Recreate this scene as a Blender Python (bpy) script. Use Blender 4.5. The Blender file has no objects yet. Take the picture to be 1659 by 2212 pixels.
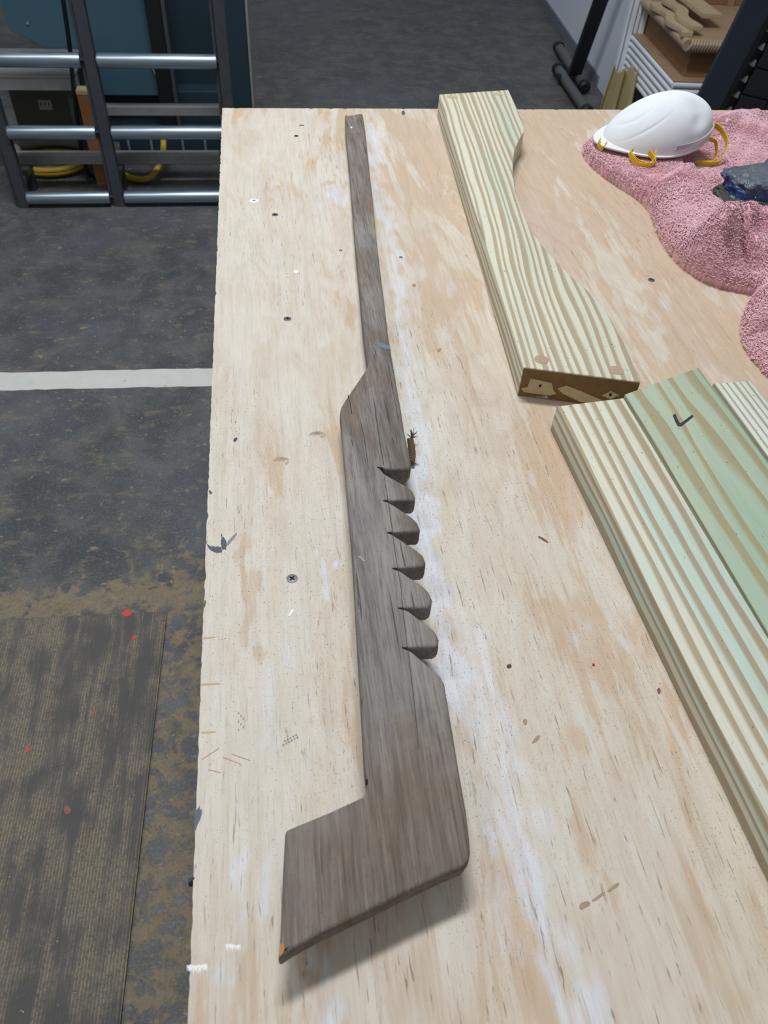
import bpy, bmesh, math, random
import numpy as np
from mathutils import Vector, Matrix
from mathutils.geometry import tessellate_polygon

# ------------------------------------------------------------------ camera, world, light
SC = bpy.context.scene
COL = SC.collection
TAB = 0.90            # height of the bench top
EYE = 1.52            # height of the camera above the floor
FPX, CX, CY = 1660.0, 829.5, 1106.0
def _n(v): v = np.array(v, float); return v / np.linalg.norm(v)
_dy = _n([515 - CX, -700 - CY, FPX])
_dx = _n(np.cross(np.cross([480 - CX, 233 - CY, FPX], [1659 - CX, 238 - CY, FPX]), _dy)); _dx = _dx if _dx[0] > 0 else -_dx
MC = np.stack([_dx, _dy, np.cross(_dx, _dy)])          # rows: world axes seen from the camera
cam = bpy.data.cameras.new('camera'); co = bpy.data.objects.new('camera', cam); COL.objects.link(co)
r, d, fw = MC[:, 0], MC[:, 1], MC[:, 2]
co.matrix_world = Matrix(((r[0], -d[0], -fw[0], 0), (r[1], -d[1], -fw[1], 0), (r[2], -d[2], -fw[2], EYE), (0, 0, 0, 1)))
cam.sensor_fit = 'HORIZONTAL'; cam.sensor_width = 36; cam.lens = 36 * FPX / 1659
cam.clip_start = 0.02
cam.dof.use_dof = True; cam.dof.focus_distance = 0.95; cam.dof.aperture_fstop = 16
SC.camera = co

W = bpy.data.worlds.new('shop_ambient'); SC.world = W; W.use_nodes = True
W.node_tree.nodes['Background'].inputs[0].default_value = (0.86, 0.93, 1.0, 1)
W.node_tree.nodes['Background'].inputs[1].default_value = 0.22
def area(name, loc, size, power, color, rot=(0, 0, 0)):
    l = bpy.data.lights.new(name, 'AREA'); l.shape = 'RECTANGLE'; l.size, l.size_y = size
    l.energy = power; l.color = color
    o = bpy.data.objects.new(name, l); COL.objects.link(o); o.location = loc; o.rotation_euler = rot
    return o
# fluorescent key inferred from the shadows, then three added, unseen fill lamps
area('key_fill_light', (0.0, 1.85, 4.3), (1.25, 0.30), 112, (0.93, 0.97, 1.0))
area('key_fill_light', (0.10, -0.80, 4.3), (1.25, 0.30), 10, (1.0, 0.96, 0.92))  # added fill that brightens the near end of the bench
area('key_fill_light', (-2.2, 1.2, 4.3), (1.25, 0.30), 26, (0.95, 0.97, 1.0))  # added fill that lightens the floor left of the bench
area('key_fill_light', (0.3, 5.4, 4.3), (1.25, 0.30), 18, (0.92, 0.97, 1.0))  # added fill that lifts the right wall and far floor
SC.view_settings.view_transform = 'Standard'; SC.view_settings.look = 'None'
SC.view_settings.exposure = -0.07; SC.view_settings.gamma = 1.0
SC.view_settings.use_curve_mapping = False

# ------------------------------------------------------------------ helpers
random.seed(7); RNG = np.random.default_rng(7)
def ray(u, v): return MC @ np.array([u - CX, v - CY, FPX])
def at(u, v, z):                       # the place at height z that a measured photo point belongs to
    q = ray(u, v); q = q * ((z - EYE) / q[2]); return (q[0], q[1])
def atY(u, v, Y):
    q = ray(u, v); q = q * (Y / q[1]); return (q[0], q[2] + EYE)
def srgb(*c):
    c = [x / 255 for x in c]
    return tuple((x / 12.92 if x <= 0.04045 else ((x + 0.055) / 1.055) ** 2.4) for x in c) + (1,)

def link(name, me, mat=None, parent=None, loc=None, rot=None):
    o = bpy.data.objects.new(name, me); COL.objects.link(o)
    if mat is not None and me is not None: me.materials.append(mat)
    if parent is not None: o.parent = parent
    if loc is not None: o.location = loc
    if rot is not None: o.rotation_euler = rot
    return o
def tag(o, label, cat, group=None):
    o['label'] = label; o['category'] = cat
    if group: o['group'] = group
    return o
def thing(name, label, cat, loc=(0, 0, 0), rz=0, group=None):
    o = bpy.data.objects.new(name, None); COL.objects.link(o); o.location = loc; o.rotation_euler = (0, 0, rz)
    o.empty_display_size = 0.05
    return tag(o, label, cat, group)
def struct(o): o['kind'] = 'structure'; return o

class MB:                              # collects shapes into one mesh
    def __init__(s): s.v = []; s.f = []
    def add(s, vs, fs):
        b = len(s.v); s.v += [tuple(p) for p in vs]; s.f += [tuple(i + b for i in q) for q in fs]; return s
    def box(s, c, h, R=None):          # centre, full size, optional rotation matrix
        vs = []
        for dz in (-1, 1):
            for dx, dy in ((-1, -1), (1, -1), (1, 1), (-1, 1)):
                p = Vector((dx * h[0] / 2, dy * h[1] / 2, dz * h[2] / 2))
                if R is not None: p = R @ p
                vs.append(p + Vector(c))
        return s.add(vs, [(3, 2, 1, 0), (4, 5, 6, 7), (0, 1, 5, 4), (1, 2, 6, 5), (2, 3, 7, 6), (3, 0, 4, 7)])
    def tube(s, path, rad, n=12, cap=True, flat=None):   # swept round (or flattened) section
        P = [Vector(p) for p in path]; m = len(P); rad = rad if hasattr(rad, '__len__') else [rad] * m
        up = None; rings = []
        for i, p in enumerate(P):
            t = (P[min(i + 1, m - 1)] - P[max(i - 1, 0)]).normalized()
            if up is None:
                up = Vector((0, 0, 1)) if abs(t.z) < 0.9 else Vector((1, 0, 0))
            side = t.cross(up).normalized(); up = side.cross(t).normalized()
            rings.append([p + side * (math.cos(a) * rad[i] * (flat[0] if flat else 1)) + up * (math.sin(a) * rad[i] * (flat[1] if flat else 1))
                          for a in [2 * math.pi * k / n for k in range(n)]])
        vs = [q for R_ in rings for q in R_]; fs = []
        for i in range(m - 1):
            for k in range(n):
                fs.append((i * n + k, i * n + (k + 1) % n, (i + 1) * n + (k + 1) % n, (i + 1) * n + k))
        if cap: fs += [tuple(range(n))[::-1], tuple((m - 1) * n + k for k in range(n))]
        return s.add(vs, fs)
    def build(s, name, mat, parent=None, smooth=None, bevel=0, loc=None, rot=None):
        me = bpy.data.meshes.new(name); me.from_pydata(s.v, [], s.f); me.validate()
        bm = bmesh.new(); bm.from_mesh(me)
        if bevel:
            es = [e for e in bm.edges if len(e.link_faces) == 2 and e.calc_face_angle(0) > 0.6]
            bmesh.ops.bevel(bm, geom=es, offset=bevel, segments=2, affect='EDGES', clamp_overlap=True, profile=0.5)
        bmesh.ops.recalc_face_normals(bm, faces=bm.faces)
        bm.to_mesh(me); bm.free()
        if smooth is not None:
            me.polygons.foreach_set('use_smooth', [True] * len(me.polygons)); me.set_sharp_from_angle(angle=smooth)
        return link(name, me, mat, parent, loc, rot)

def area2(p): return 0.5 * sum(p[i][0] * p[(i + 1) % len(p)][1] - p[(i + 1) % len(p)][0] * p[i][1] for i in range(len(p)))
def inset(P, d):
    n = len(P); out = []
    for i in range(n):
        a, b, c = Vector(P[i - 1]), Vector(P[i]), Vector(P[(i + 1) % n])
        e1 = (b - a).normalized(); e2 = (c - b).normalized()
        n1 = Vector((-e1.y, e1.x)); n2 = Vector((-e2.y, e2.x)); m = n1 + n2
        if m.length < 1e-4: m = n1
        m.normalize(); k = d / max(m.dot(n1), 0.45)
        q = b + m * k; out.append((q.x, q.y))
    return out
def smooth_closed(P, it=1):
    for _ in range(it):
        Q = []
        for i in range(len(P)):
            a, b = P[i], P[(i + 1) % len(P)]
            Q += [(a[0] * .75 + b[0] * .25, a[1] * .75 + b[1] * .25), (a[0] * .25 + b[0] * .75, a[1] * .25 + b[1] * .75)]
        P = Q
    return P
def slab(name, P, prof, mat, parent=None, warp=None, loc=None, rot=None, smooth=0.6):
    """solid with the outline P; prof lists (inset, z) from the bottom face to the top face"""
    if area2(P) < 0: P = P[::-1]
    n = len(P); vs = []; fs = []
    for d, z in prof:
        for x, y in (inset(P, d) if d else P):
            vs.append((x, y, z + (warp(x, y) if warp else 0)))
    for k in range(len(prof) - 1):
        for i in range(n):
            j = (i + 1) % n; fs.append((k * n + i, k * n + j, (k + 1) * n + j, (k + 1) * n + i))
    bm = bmesh.new(); V = [bm.verts.new(v) for v in vs]
    for q in fs: bm.faces.new([V[i] for i in q])
    for base, flip in ((0, True), ((len(prof) - 1) * n, False)):
        for tri in tessellate_polygon([[Vector((vs[base + i][0], vs[base + i][1], 0)) for i in range(n)]]):
            q = [V[base + i] for i in tri]
            a_ = (q[1].co - q[0].co).to_2d(); b_ = (q[2].co - q[0].co).to_2d()
            if (a_.x * b_.y - a_.y * b_.x > 0) == flip: q = q[::-1]
            try: bm.faces.new(q)
            except ValueError: pass
    me = bpy.data.meshes.new(name); bm.to_mesh(me); bm.free()
    me.polygons.foreach_set('use_smooth', [True] * len(me.polygons)); me.set_sharp_from_angle(angle=smooth)
    return link(name, me, mat, parent, loc, rot)
def blob_outline(cx, cy, rx, ry, n=14, j=0.25, rot=0, rng=random):
    P = []
    for k in range(n):
        a = 2 * math.pi * k / n; q = 1 + rng.uniform(-j, j)
        x, y = math.cos(a) * rx * q, math.sin(a) * ry * q
        P.append((cx + x * math.cos(rot) - y * math.sin(rot), cy + x * math.sin(rot) + y * math.cos(rot)))
    return smooth_closed(P, 1)

# ---------------------------------------------- node helper
class G:
    def __init__(s, name):
        s.m = bpy.data.materials.new(name); s.m.use_nodes = True; s.t = s.m.node_tree; s.t.nodes.clear()
        s.out = s.t.nodes.new('ShaderNodeOutputMaterial'); s.b = s.t.nodes.new('ShaderNodeBsdfPrincipled')
        s.t.links.new(s.b.outputs[0], s.out.inputs[0]); s._tc = None
    def put(s, sock, v):
        if v is None: return
        if isinstance(v, bpy.types.NodeSocket): s.t.links.new(v, sock)
        else:
            if sock.type == 'RGBA' and len(v) == 3: v = tuple(v) + (1,)
            sock.default_value = v
    def node(s, t, **kw):
        n = s.t.nodes.new(t)
        for k, v in kw.items(): setattr(n, k, v)
        return n
    @property
    def obj(s):
        if not s._tc: s._tc = s.node('ShaderNodeTexCoord')
        return s._tc.outputs['Object']
    def mth(s, op, a, b=0.0, c=None, clamp=False):
        n = s.node('ShaderNodeMath', operation=op, use_clamp=clamp); s.put(n.inputs[0], a); s.put(n.inputs[1], b)
        if c is not None: s.put(n.inputs[2], c)
        return n.outputs[0]
    def xyz(s, v):
        n = s.node('ShaderNodeSeparateXYZ'); s.put(n.inputs[0], v); return n.outputs
    def comb(s, x, y, z):
        n = s.node('ShaderNodeCombineXYZ'); s.put(n.inputs[0], x); s.put(n.inputs[1], y); s.put(n.inputs[2], z); return n.outputs[0]
    def map(s, v, scale=(1, 1, 1), loc=(0, 0, 0), rot=(0, 0, 0)):
        n = s.node('ShaderNodeMapping'); s.put(n.inputs['Vector'], v); n.inputs['Scale'].default_value = scale
        n.inputs['Location'].default_value = loc; n.inputs['Rotation'].default_value = rot; return n.outputs[0]
    def noise(s, v, scale=1.0, detail=4, rough=0.55, dist=0.0):
        n = s.node('ShaderNodeTexNoise'); s.put(n.inputs['Vector'], v); n.inputs['Scale'].default_value = scale
        n.inputs['Detail'].default_value = detail; n.inputs['Roughness'].default_value = rough; n.inputs['Distortion'].default_value = dist
        return n.outputs[0]
    def voro(s, v, scale=1.0, feature='F1'):
        n = s.node('ShaderNodeTexVoronoi', feature=feature); s.put(n.inputs['Vector'], v); n.inputs['Scale'].default_value = scale; return n.outputs
    def step(s, v, lo, hi):            # smooth 0..1 between lo and hi
        n = s.node('ShaderNodeMapRange', interpolation_type='SMOOTHSTEP'); s.put(n.inputs[0], v)
        n.inputs[1].default_value = lo; n.inputs[2].default_value = hi; return n.outputs[0]
    def mix(s, f, a, b, mode='MIX'):
        n = s.node('ShaderNodeMix', data_type='RGBA', blend_type=mode); s.put(n.inputs[0], f); s.put(n.inputs[6], a); s.put(n.inputs[7], b)
        return n.outputs[2]
    def ramp(s, f, stops):
        n = s.node('ShaderNodeValToRGB'); s.put(n.inputs[0], f); e = n.color_ramp.elements
        while len(e) < len(stops): e.new(0.5)
        for q, (p, c) in zip(e, stops): q.position = p; q.color = c
        return n.outputs[0]
    def attr(s, name):
        n = s.node('ShaderNodeAttribute'); n.attribute_name = name; return n.outputs
    def bump(s, h, strength=0.3, dist=0.002, nrm=None):
        n = s.node('ShaderNodeBump'); s.put(n.inputs['Height'], h); n.inputs['Strength'].default_value = strength
        n.inputs['Distance'].default_value = dist
        if nrm is not None: s.put(n.inputs['Normal'], nrm)
        return n.outputs[0]
    def done(s, color, rough=0.6, nrm=None, metal=0.0, spec=None, **kw):
        s.put(s.b.inputs['Base Color'], color); s.put(s.b.inputs['Roughness'], rough); s.put(s.b.inputs['Metallic'], metal)
        if nrm is not None: s.put(s.b.inputs['Normal'], nrm)
        if spec is not None: s.put(s.b.inputs['Specular IOR Level'], spec)
        for k, v in kw.items(): s.put(s.b.inputs[k], v)
        return s.m
def simple(name, c, rough=0.6, metal=0.0, var=0.15, scale=40, bump=0.15, spec=None):
    g = G(name); n = g.noise(g.obj, scale, 4)
    dark = tuple(x * (1 - var) for x in c[:3]) + (1,); lite = tuple(min(1, x * (1 + var)) for x in c[:3]) + (1,)
    return g.done(g.mix(n, dark, lite), rough, g.bump(n, bump, 0.001), metal, spec)

# ------------------------------------------------------------------ materials
def mat_plywood():
    g = G('worn_plywood'); o = g.obj
    pale, cream, tan, rose = srgb(219, 212, 201), srgb(212, 201, 184), srgb(204, 181, 156), srgb(203, 184, 168)
    warm = g.attr('warmth')[2]
    a = g.noise(g.map(o, (9, 2.4, 1)), 1.0, 6, 0.62, 0.6)
    b = g.noise(g.map(o, (17, 3.4, 1), (3, 7, 0)), 1.0, 6, 0.66, 1.2)
    c = g.noise(g.map(o, (4, 1.3, 1), (9, 1, 0)), 1.0, 3, 0.5, 0.4)
    streak = g.noise(g.map(o, (150, 7, 1)), 1.0, 4, 0.6)
    fine = g.noise(g.map(o, (480, 26, 1)), 1.0, 3, 0.65)
    sw = g.mth('MULTIPLY', g.mth('SUBTRACT', streak, .5), .20)
    af = g.mth('ADD', g.mth('ADD', a, sw), g.mth('MULTIPLY', g.mth('SUBTRACT', warm, .5), .16))
    col = g.mix(g.step(af, 0.465, 0.535), cream, tan)
    bf = g.mth('SUBTRACT', g.mth('ADD', b, sw), g.mth('MULTIPLY', g.mth('SUBTRACT', warm, .5), .20))
    col = g.mix(g.mth('MULTIPLY', g.step(bf, 0.49, 0.58), 0.80), col, pale)
    col = g.mix(g.mth('MULTIPLY', g.step(c, 0.50, 0.66), g.mth('MULTIPLY', warm, 0.75)), col, rose)
    # long arched growth figures of the rotary cut veneer
    xs = g.xyz(o)
    fig = g.mth('FRACT', g.mth('MULTIPLY', g.mth('ADD', xs[0], g.mth('MULTIPLY', g.noise(g.map(o, (3.0, 1.6, 1), (2, 2, 0)), 1, 3), 0.5)), 17.0))
    col = g.mix(g.mth('MULTIPLY', g.step(fig, 0.70, 0.97), g.mth('MULTIPLY', g.step(c, .38, .6), g.mth('MULTIPLY', warm, 0.45))), col, srgb(190, 160, 130))
    tm = g.attr('stain')[2]
    tf = g.step(g.mth('ADD', tm, g.mth('MULTIPLY', g.mth('SUBTRACT', g.mth('ADD', g.mth('MULTIPLY', b, .6), g.mth('MULTIPLY', streak, .4)), .5), 2.4)), 0.40, 0.85)
    col = g.mix(g.mth('MULTIPLY', tf, 0.50), col, srgb(194, 160, 124))
    # old paint, dust and stains with outlines of their own (sampled on the sheet)
    wm = g.attr('overspray')[2]
    wn = g.noise(g.map(o, (44, 8, 1), (1, 5, 0)), 1.0, 6, 0.7, 0.9)
    wf = g.step(g.mth('ADD', wm, g.mth('MULTIPLY', g.mth('SUBTRACT', wn, .5), 1.5)), 0.30, 0.95)
    col = g.mix(g.mth('MULTIPLY', wf, 0.85), col, srgb(221, 224, 232))
    col = g.mix(g.mth('MULTIPLY', g.step(streak, .40, .75), 0.26), col, srgb(172, 150, 128))
    col = g.mix(g.mth('MULTIPLY', g.step(fine, .50, .78), 0.30), col, srgb(160, 140, 120))
    # open grain cracks and dark specks
    ck = g.noise(g.map(o, (400, 24, 1), (5, 2, 0)), 1.0, 3, 0.72, 0.6)
    zone = g.noise(g.map(o, (6, 2, 1), (4, 4, 0)), 1.0, 3)
    crack = g.mth('MULTIPLY', g.step(ck, 0.615, 0.69), g.step(g.mth('ADD', zone, g.mth('MULTIPLY', g.attr('rough')[2], .25)), 0.42, 0.60))
    col = g.mix(g.mth('MULTIPLY', crack, 0.72), col, srgb(112, 94, 78))
    grit = g.attr('grit')[2]; gz = g.mth('ADD', grit, g.mth('MULTIPLY', g.mth('SUBTRACT', zone, .5), 1.2))
    sp = g.noise(g.map(o, (620, 330, 1), (8, 1, 0)), 1.0, 2, 0.6)
    spk = g.mth('MULTIPLY', g.step(sp, 0.660, 0.70), g.mth('MULTIPLY', g.step(gz, .2, .75), 0.8))
    col = g.mix(spk, col, srgb(78, 70, 63))
    sp2 = g.noise(g.map(o, (900, 700, 1), (3, 1, 0)), 1.0, 2, 0.6)
    col = g.mix(g.mth('MULTIPLY', g.step(sp2, 0.62, 0.69), g.mth('MULTIPLY', g.step(gz, .15, .7), 0.5)), col, srgb(104, 92, 80))
    mo_ = g.noise(g.map(o, (26, 11, 1), (6, 2, 0)), 1.0, 5, 0.65, 0.5)
    col = g.mix(g.mth('MULTIPLY', g.step(mo_, .42, .66), 0.22), col, srgb(186, 164, 142))
    h = g.mth('SUBTRACT', g.mth('ADD', g.mth('MULTIPLY', streak, .6), g.mth('MULTIPLY', fine, .5)), g.mth('MULTIPLY', crack, 1.5))
    return g.done(col, g.mth('ADD', 0.50, g.mth('MULTIPLY', b, 0.2)), g.bump(h, 0.35, 0.0012), spec=0.35)

def mat_pine(name, light, dark, cen=(0.05, -0.08), ring=0.011, amp=0.012, green=None, gshare=0.0, lo=0.35, wob=0.0, tight=0.0):
    g = G(name); o = g.obj; x, y, z = g.xyz(o)
    nz = g.noise(g.map(o, (9, 1.7, 9)), 1.0, 2, 0.5)
    nz2 = g.noise(g.map(o, (34, 5, 34), (3, 3, 3)), 1.0, 2, 0.5)
    px = g.mth('SUBTRACT', x, cen[0]); pz = g.mth('SUBTRACT', z, cen[1])
    rr = g.mth('SQRT', g.mth('ADD', g.mth('MULTIPLY', px, px), g.mth('MULTIPLY', pz, pz)))
    rr = g.mth('ADD', rr, g.mth('MULTIPLY', g.mth('SUBTRACT', nz, .5), amp * 2))
    rr = g.mth('ADD', rr, g.mth('MULTIPLY', g.mth('SUBTRACT', nz2, .5), amp * 0.28))
    if wob: rr = g.mth('ADD', rr, g.mth('MULTIPLY', y, wob))
    s = g.mth('DIVIDE', rr, ring)
    s = g.mth('ADD', s, g.mth('MULTIPLY', g.noise(g.comb(g.mth('MULTIPLY', rr, 55), 0, 0), 1.0, 1), 1.6))
    t = g.mth('FRACT', s)
    fib = g.noise(g.map(o, (520, 14, 520)), 1.0, 3, 0.6)
    band = g.mth('MULTIPLY', g.step(t, lo, lo + 0.30), g.mth('SUBTRACT', 1.0, g.step(t, 0.93, 0.995)))
    lt = light
    if green is not None:
        lt = g.mix(g.step(g.noise(g.map(o, (14, 2.2, 14), (6, 6, 6)), 1.0, 2), 0.52 - gshare, 0.72 - gshare), light, green)
    col = g.mix(g.mth('MULTIPLY', band, 0.95), lt, dark)
    col = g.mix(g.mth('MULTIPLY', g.step(fib, .45, .8), 0.22), col, tuple(c * 0.62 for c in dark[:3]) + (1,))
    sp = g.noise(g.map(o, (260, 190, 260), (2, 5, 1)), 1.0, 1)
    col = g.mix(g.mth('MULTIPLY', g.step(sp, 0.735, 0.77), 0.65), col, srgb(92, 80, 62))
    return g.done(col, 0.62, g.bump(g.mth('ADD', fib, g.mth('MULTIPLY', band, .5)), 0.18, 0.0008), spec=0.3)

def mat_weathered():
    g = G('weathered_grey_wood'); o = g.obj
    a = g.noise(g.map(o, (26, 3.0, 26)), 1.0, 6, 0.65, 0.6)
    b = g.noise(g.map(o, (11, 6, 11), (2, 1, 4)), 1.0, 5, 0.65, 0.8)
    f = g.noise(g.map(o, (640, 26, 640)), 1.0, 4, 0.7)
    f2 = g.noise(g.map(o, (260, 9, 260), (7, 0, 2)), 1.0, 4, 0.65)
    sp = g.noise(g.map(o, (420, 260, 420), (3, 3, 3)), 1.0, 3, 0.7)
    col = g.mix(g.step(a, 0.35, 0.66), srgb(116, 107, 101), srgb(150, 143, 137))
    col = g.mix(g.mth('MULTIPLY', g.step(b, 0.50, 0.66), 0.60), col, srgb(120, 103, 90))
    col = g.mix(g.mth('MULTIPLY', g.step(g.noise(g.map(o, (9, 5, 9), (5, 5, 5)), 1.0, 4), 0.53, .68), 0.55), col, srgb(122, 121, 126))
    y = g.xyz(o)[1]
    near = g.mth('SUBTRACT', 1.0, g.step(y, 0.12, 0.34))        # the handled head end is browner
    col = g.mix(g.mth('MULTIPLY', near, g.mth('ADD', .25, g.mth('MULTIPLY', g.step(b, .4, .6), .4))), col, srgb(116, 99, 84))
    col = g.mix(g.mth('MULTIPLY', g.step(f, .45, .70), 0.50), col, srgb(76, 69, 65))
    col = g.mix(g.mth('MULTIPLY', g.step(f2, .54, .66), 0.42), col, srgb(80, 72, 67))
    col = g.mix(g.mth('MULTIPLY', g.step(f2, .46, .34), 0.25), col, srgb(168, 160, 152))
    col = g.mix(g.mth('MULTIPLY', g.step(sp, .60, .70), 0.35), col, srgb(66, 59, 56))
    ck = g.noise(g.map(o, (300, 6.5, 300), (1, 9, 3)), 1.0, 3, 0.6, 0.4)
    crack = g.step(ck, 0.655, 0.70)
    col = g.mix(g.mth('MULTIPLY', crack, 0.75), col, srgb(50, 44, 42))
    return g.done(col, 0.78, g.bump(g.mth('SUBTRACT', g.mth('ADD', f, f2), g.mth('MULTIPLY', crack, 2)), 0.45, 0.0012), spec=0.2)

def mat_floor():
    g = G('dusty_dark_concrete'); o = g.obj
    a = g.noise(o, 1.3, 5, 0.6, 0.4)
    b = g.noise(o, 7.0, 6, 0.65, 0.5)
    c = g.noise(g.map(o, (14, 26, 1), (2, 3, 0)), 1.0, 6, 0.66, 0.3)
    e = g.noise(o, 46.0, 4, 0.7, 0.8)
    col = g.mix(g.step(b, .35, .7), srgb(71, 73, 77), srgb(100, 100, 99))
    col = g.mix(g.mth('MULTIPLY', g.step(a, .48, .62), 0.55), col, srgb(90, 95, 105))
    col = g.mix(g.mth('MULTIPLY', g.step(c, .54, .66), 0.55), col, srgb(128, 117, 100))
    col = g.mix(g.mth('MULTIPLY', g.step(e, .58, .70), 0.35), col, srgb(54, 55, 58))
    x, y, z = g.xyz(o)
    # sawdust lies thickest in the walkway round the mat and the bench foot
    dx = g.mth('ABSOLUTE', g.mth('ADD', x, 0.23)); nearm = g.mth('MULTIPLY', g.mth('SUBTRACT', 1.0, g.step(dx, 0.08, 0.42)), g.mth('SUBTRACT', 1.0, g.step(y, 1.0, 1.75)))
    band = g.mth('SUBTRACT', 1.0, g.step(g.mth('ABSOLUTE', g.mth('SUBTRACT', y, 1.165)), 0.01, 0.09))
    dust = g.mth('MAXIMUM', g.mth('MULTIPLY', nearm, .52), g.mth('MULTIPLY', band, .72))
    dn = g.noise(o, 24.0, 5, 0.68, 0.6); dn2 = g.voro(g.map(o, (1, 1.3, 1)), 34.0)[0]
    df = g.step(g.mth('ADD', dust, g.mth('ADD', g.mth('MULTIPLY', g.mth('SUBTRACT', dn, .5), 1.9), g.mth('MULTIPLY', g.mth('SUBTRACT', .42, dn2), -0.5))), 0.42, 0.72)
    col = g.mix(g.mth('MULTIPLY', df, 0.80), col, g.mix(e, srgb(108, 98, 82), srgb(164, 148, 120)))
    gr_ = g.noise(o, 170.0, 3, 0.7)
    col = g.mix(g.mth('MULTIPLY', g.step(gr_, .50, .72), 0.40), col, srgb(140, 132, 118))
    col = g.mix(g.mth('MULTIPLY', g.step(gr_, .48, .30), 0.45), col, srgb(52, 53, 56))
    fl = g.noise(g.map(o, (42, 60, 1), (7, 7, 0)), 1.0, 4, 0.65)
    col = g.mix(g.mth('MULTIPLY', g.step(fl, .62, .68), 0.62), col, srgb(150, 136, 110))
    fl2 = g.noise(g.map(o, (19, 26, 1), (1, 7, 0)), 1.0, 4, 0.65)
    col = g.mix(g.mth('MULTIPLY', g.step(fl2, .655, .69), 0.6), col, srgb(160, 144, 114))
    return g.done(col, g.mth('ADD', .5, g.mth('MULTIPLY', df, .35)), g.bump(g.mth('ADD', e, df), 0.35, 0.002), spec=0.35)

def mat_mat():
    g = G('ribbed_rubber'); o = g.obj; x, y, z = g.xyz(o)
    rib = g.mth('SINE', g.mth('MULTIPLY', x, 2 * math.pi / 0.0058))
    d = g.noise(g.map(o, (38, 4.5, 1)), 1.0, 5, 0.65, 0.3); d2 = g.noise(o, 9, 4, .6)
    groove = g.step(rib, 0.1, -0.7)
    dustf = g.mth('MULTIPLY', g.step(g.mth('ADD', d, g.mth('MULTIPLY', g.mth('SUBTRACT', d2, .5), .8)), 0.36, 0.62), g.mth('ADD', 0.38, g.mth('MULTIPLY', groove, 0.55)))
    col = g.mix(d2, srgb(80, 81, 82), srgb(112, 108, 103))
    gn = g.noise(o, 190, 3, .7)
    col = g.mix(g.mth('MULTIPLY', dustf, g.step(gn, .25, .65)), col, srgb(160, 144, 120))
    col = g.mix(g.mth('MULTIPLY', g.step(gn, .55, .75), .3), col, srgb(132, 122, 108))
    pat = g.step(g.noise(o, 5, 3, .6), .56, .68)
    col = g.mix(g.mth('MULTIPLY', pat, 0.5), col, srgb(110, 100, 86))
    fl = g.noise(g.map(o, (60, 60, 1)), 1.0, 2, .6)
    col = g.mix(g.mth('MULTIPLY', g.step(fl, .73, .75), .8), col, srgb(180, 170, 148))
    return g.done(col, 0.75, g.bump(rib, 0.5, 0.0018), spec=0.25)

def mat_galv():
    g = G('galvanised_steel'); o = g.obj
    n = g.noise(g.map(o, (6, 60, 60)), 1.0, 3); c = g.mix(n, srgb(140, 158, 172), srgb(186, 200, 210))
    return g.done(c, g.mth('ADD', .26, g.mth('MULTIPLY', n, .16)), g.bump(n, .1, .001), 0.85)

M_PLY = mat_plywood(); M_OLD = mat_weathered(); M_FLOOR = mat_floor(); M_MAT = mat_mat(); M_GALV = mat_galv()
M_PINE_CURVED = mat_pine('striped_pine', srgb(218, 214, 193), srgb(176, 161, 132), (0.40, -0.30), 0.0082, 0.014, srgb(200, 212, 194), 0.02, 0.36, 0.012)
M_PINE_A = mat_pine('cream_pine', srgb(216, 213, 194), srgb(170, 154, 127), (-0.16, -0.10), 0.0125, 0.014, srgb(194, 210, 196), 0.08, 0.36, -0.004)
M_PINE_B = mat_pine('green_treated_pine', srgb(174, 187, 163), srgb(160, 150, 117), (-0.10, -0.16), 0.0150, 0.030, srgb(162, 184, 160), 0.1, 0.42, 0.02)
M_PINE_C = mat_pine('pale_pine', srgb(208, 216, 204), srgb(164, 156, 132), (-0.20, -0.12), 0.0075, 0.006, None, 0, 0.45, 0.0)
M_END = simple('brown_sawn_end', srgb(128, 98, 60), 0.8, var=.35, scale=90, bump=.4)
M_PUTTY = simple('torn_fibre', srgb(196, 178, 142), 0.85, var=.2, scale=120, bump=.5)
M_PLUG = simple('pink_plug', srgb(176, 150, 130), 0.8, var=.22, scale=260, bump=.3)
M_HOLE = simple('hole_black', srgb(24, 20, 18), 0.9)
M_SCREW = simple('dull_screw', srgb(108, 110, 112), 0.5, 0.6, .3, 300)
M_NAVY = simple('dark_blue_paint', srgb(58, 66, 80), 0.5, var=.2)
M_WHITEP = simple('white_paint', srgb(236, 236, 236), 0.5, var=.04)
M_MARKER = simple('black_marker', srgb(50, 44, 54), 0.6)
M_BLUEP = simple('blue_paint', srgb(98, 118, 138), 0.6, var=.12, scale=200)
M_REDP = simple('red_paint', srgb(206, 66, 58), 0.6)
M_RUST = simple('rust_red', srgb(146, 92, 80), 0.7)
M_ORANGE = simple('fresh_wood', srgb(178, 124, 74), 0.7)
M_BROWNST = simple('brown_smear', srgb(166, 142, 118), 0.7, var=.2, scale=120)
M_LINEP = simple('floor_line_paint', srgb(206, 206, 200), 0.6, var=.12, scale=25)
M_DSTEEL = simple('dark_steel', srgb(82, 86, 92), 0.45, 0.4, .3, 30)
M_GSTEEL = simple('grey_steel', srgb(146, 144, 142), 0.55, 0.0, .25, 30)
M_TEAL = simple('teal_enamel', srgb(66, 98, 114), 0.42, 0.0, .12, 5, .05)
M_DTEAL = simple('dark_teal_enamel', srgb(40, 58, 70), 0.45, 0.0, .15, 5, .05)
M_BLACK = simple('black_enamel', srgb(22, 23, 25), 0.5, 0, .3, 30)
M_YELLOWHOSE = simple('yellow_hose', srgb(196, 166, 52), 0.5, var=.2, scale=12)
M_YELLOW = simple('yellow_elastic', srgb(232, 196, 40), 0.6, var=.1, scale=300)
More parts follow.
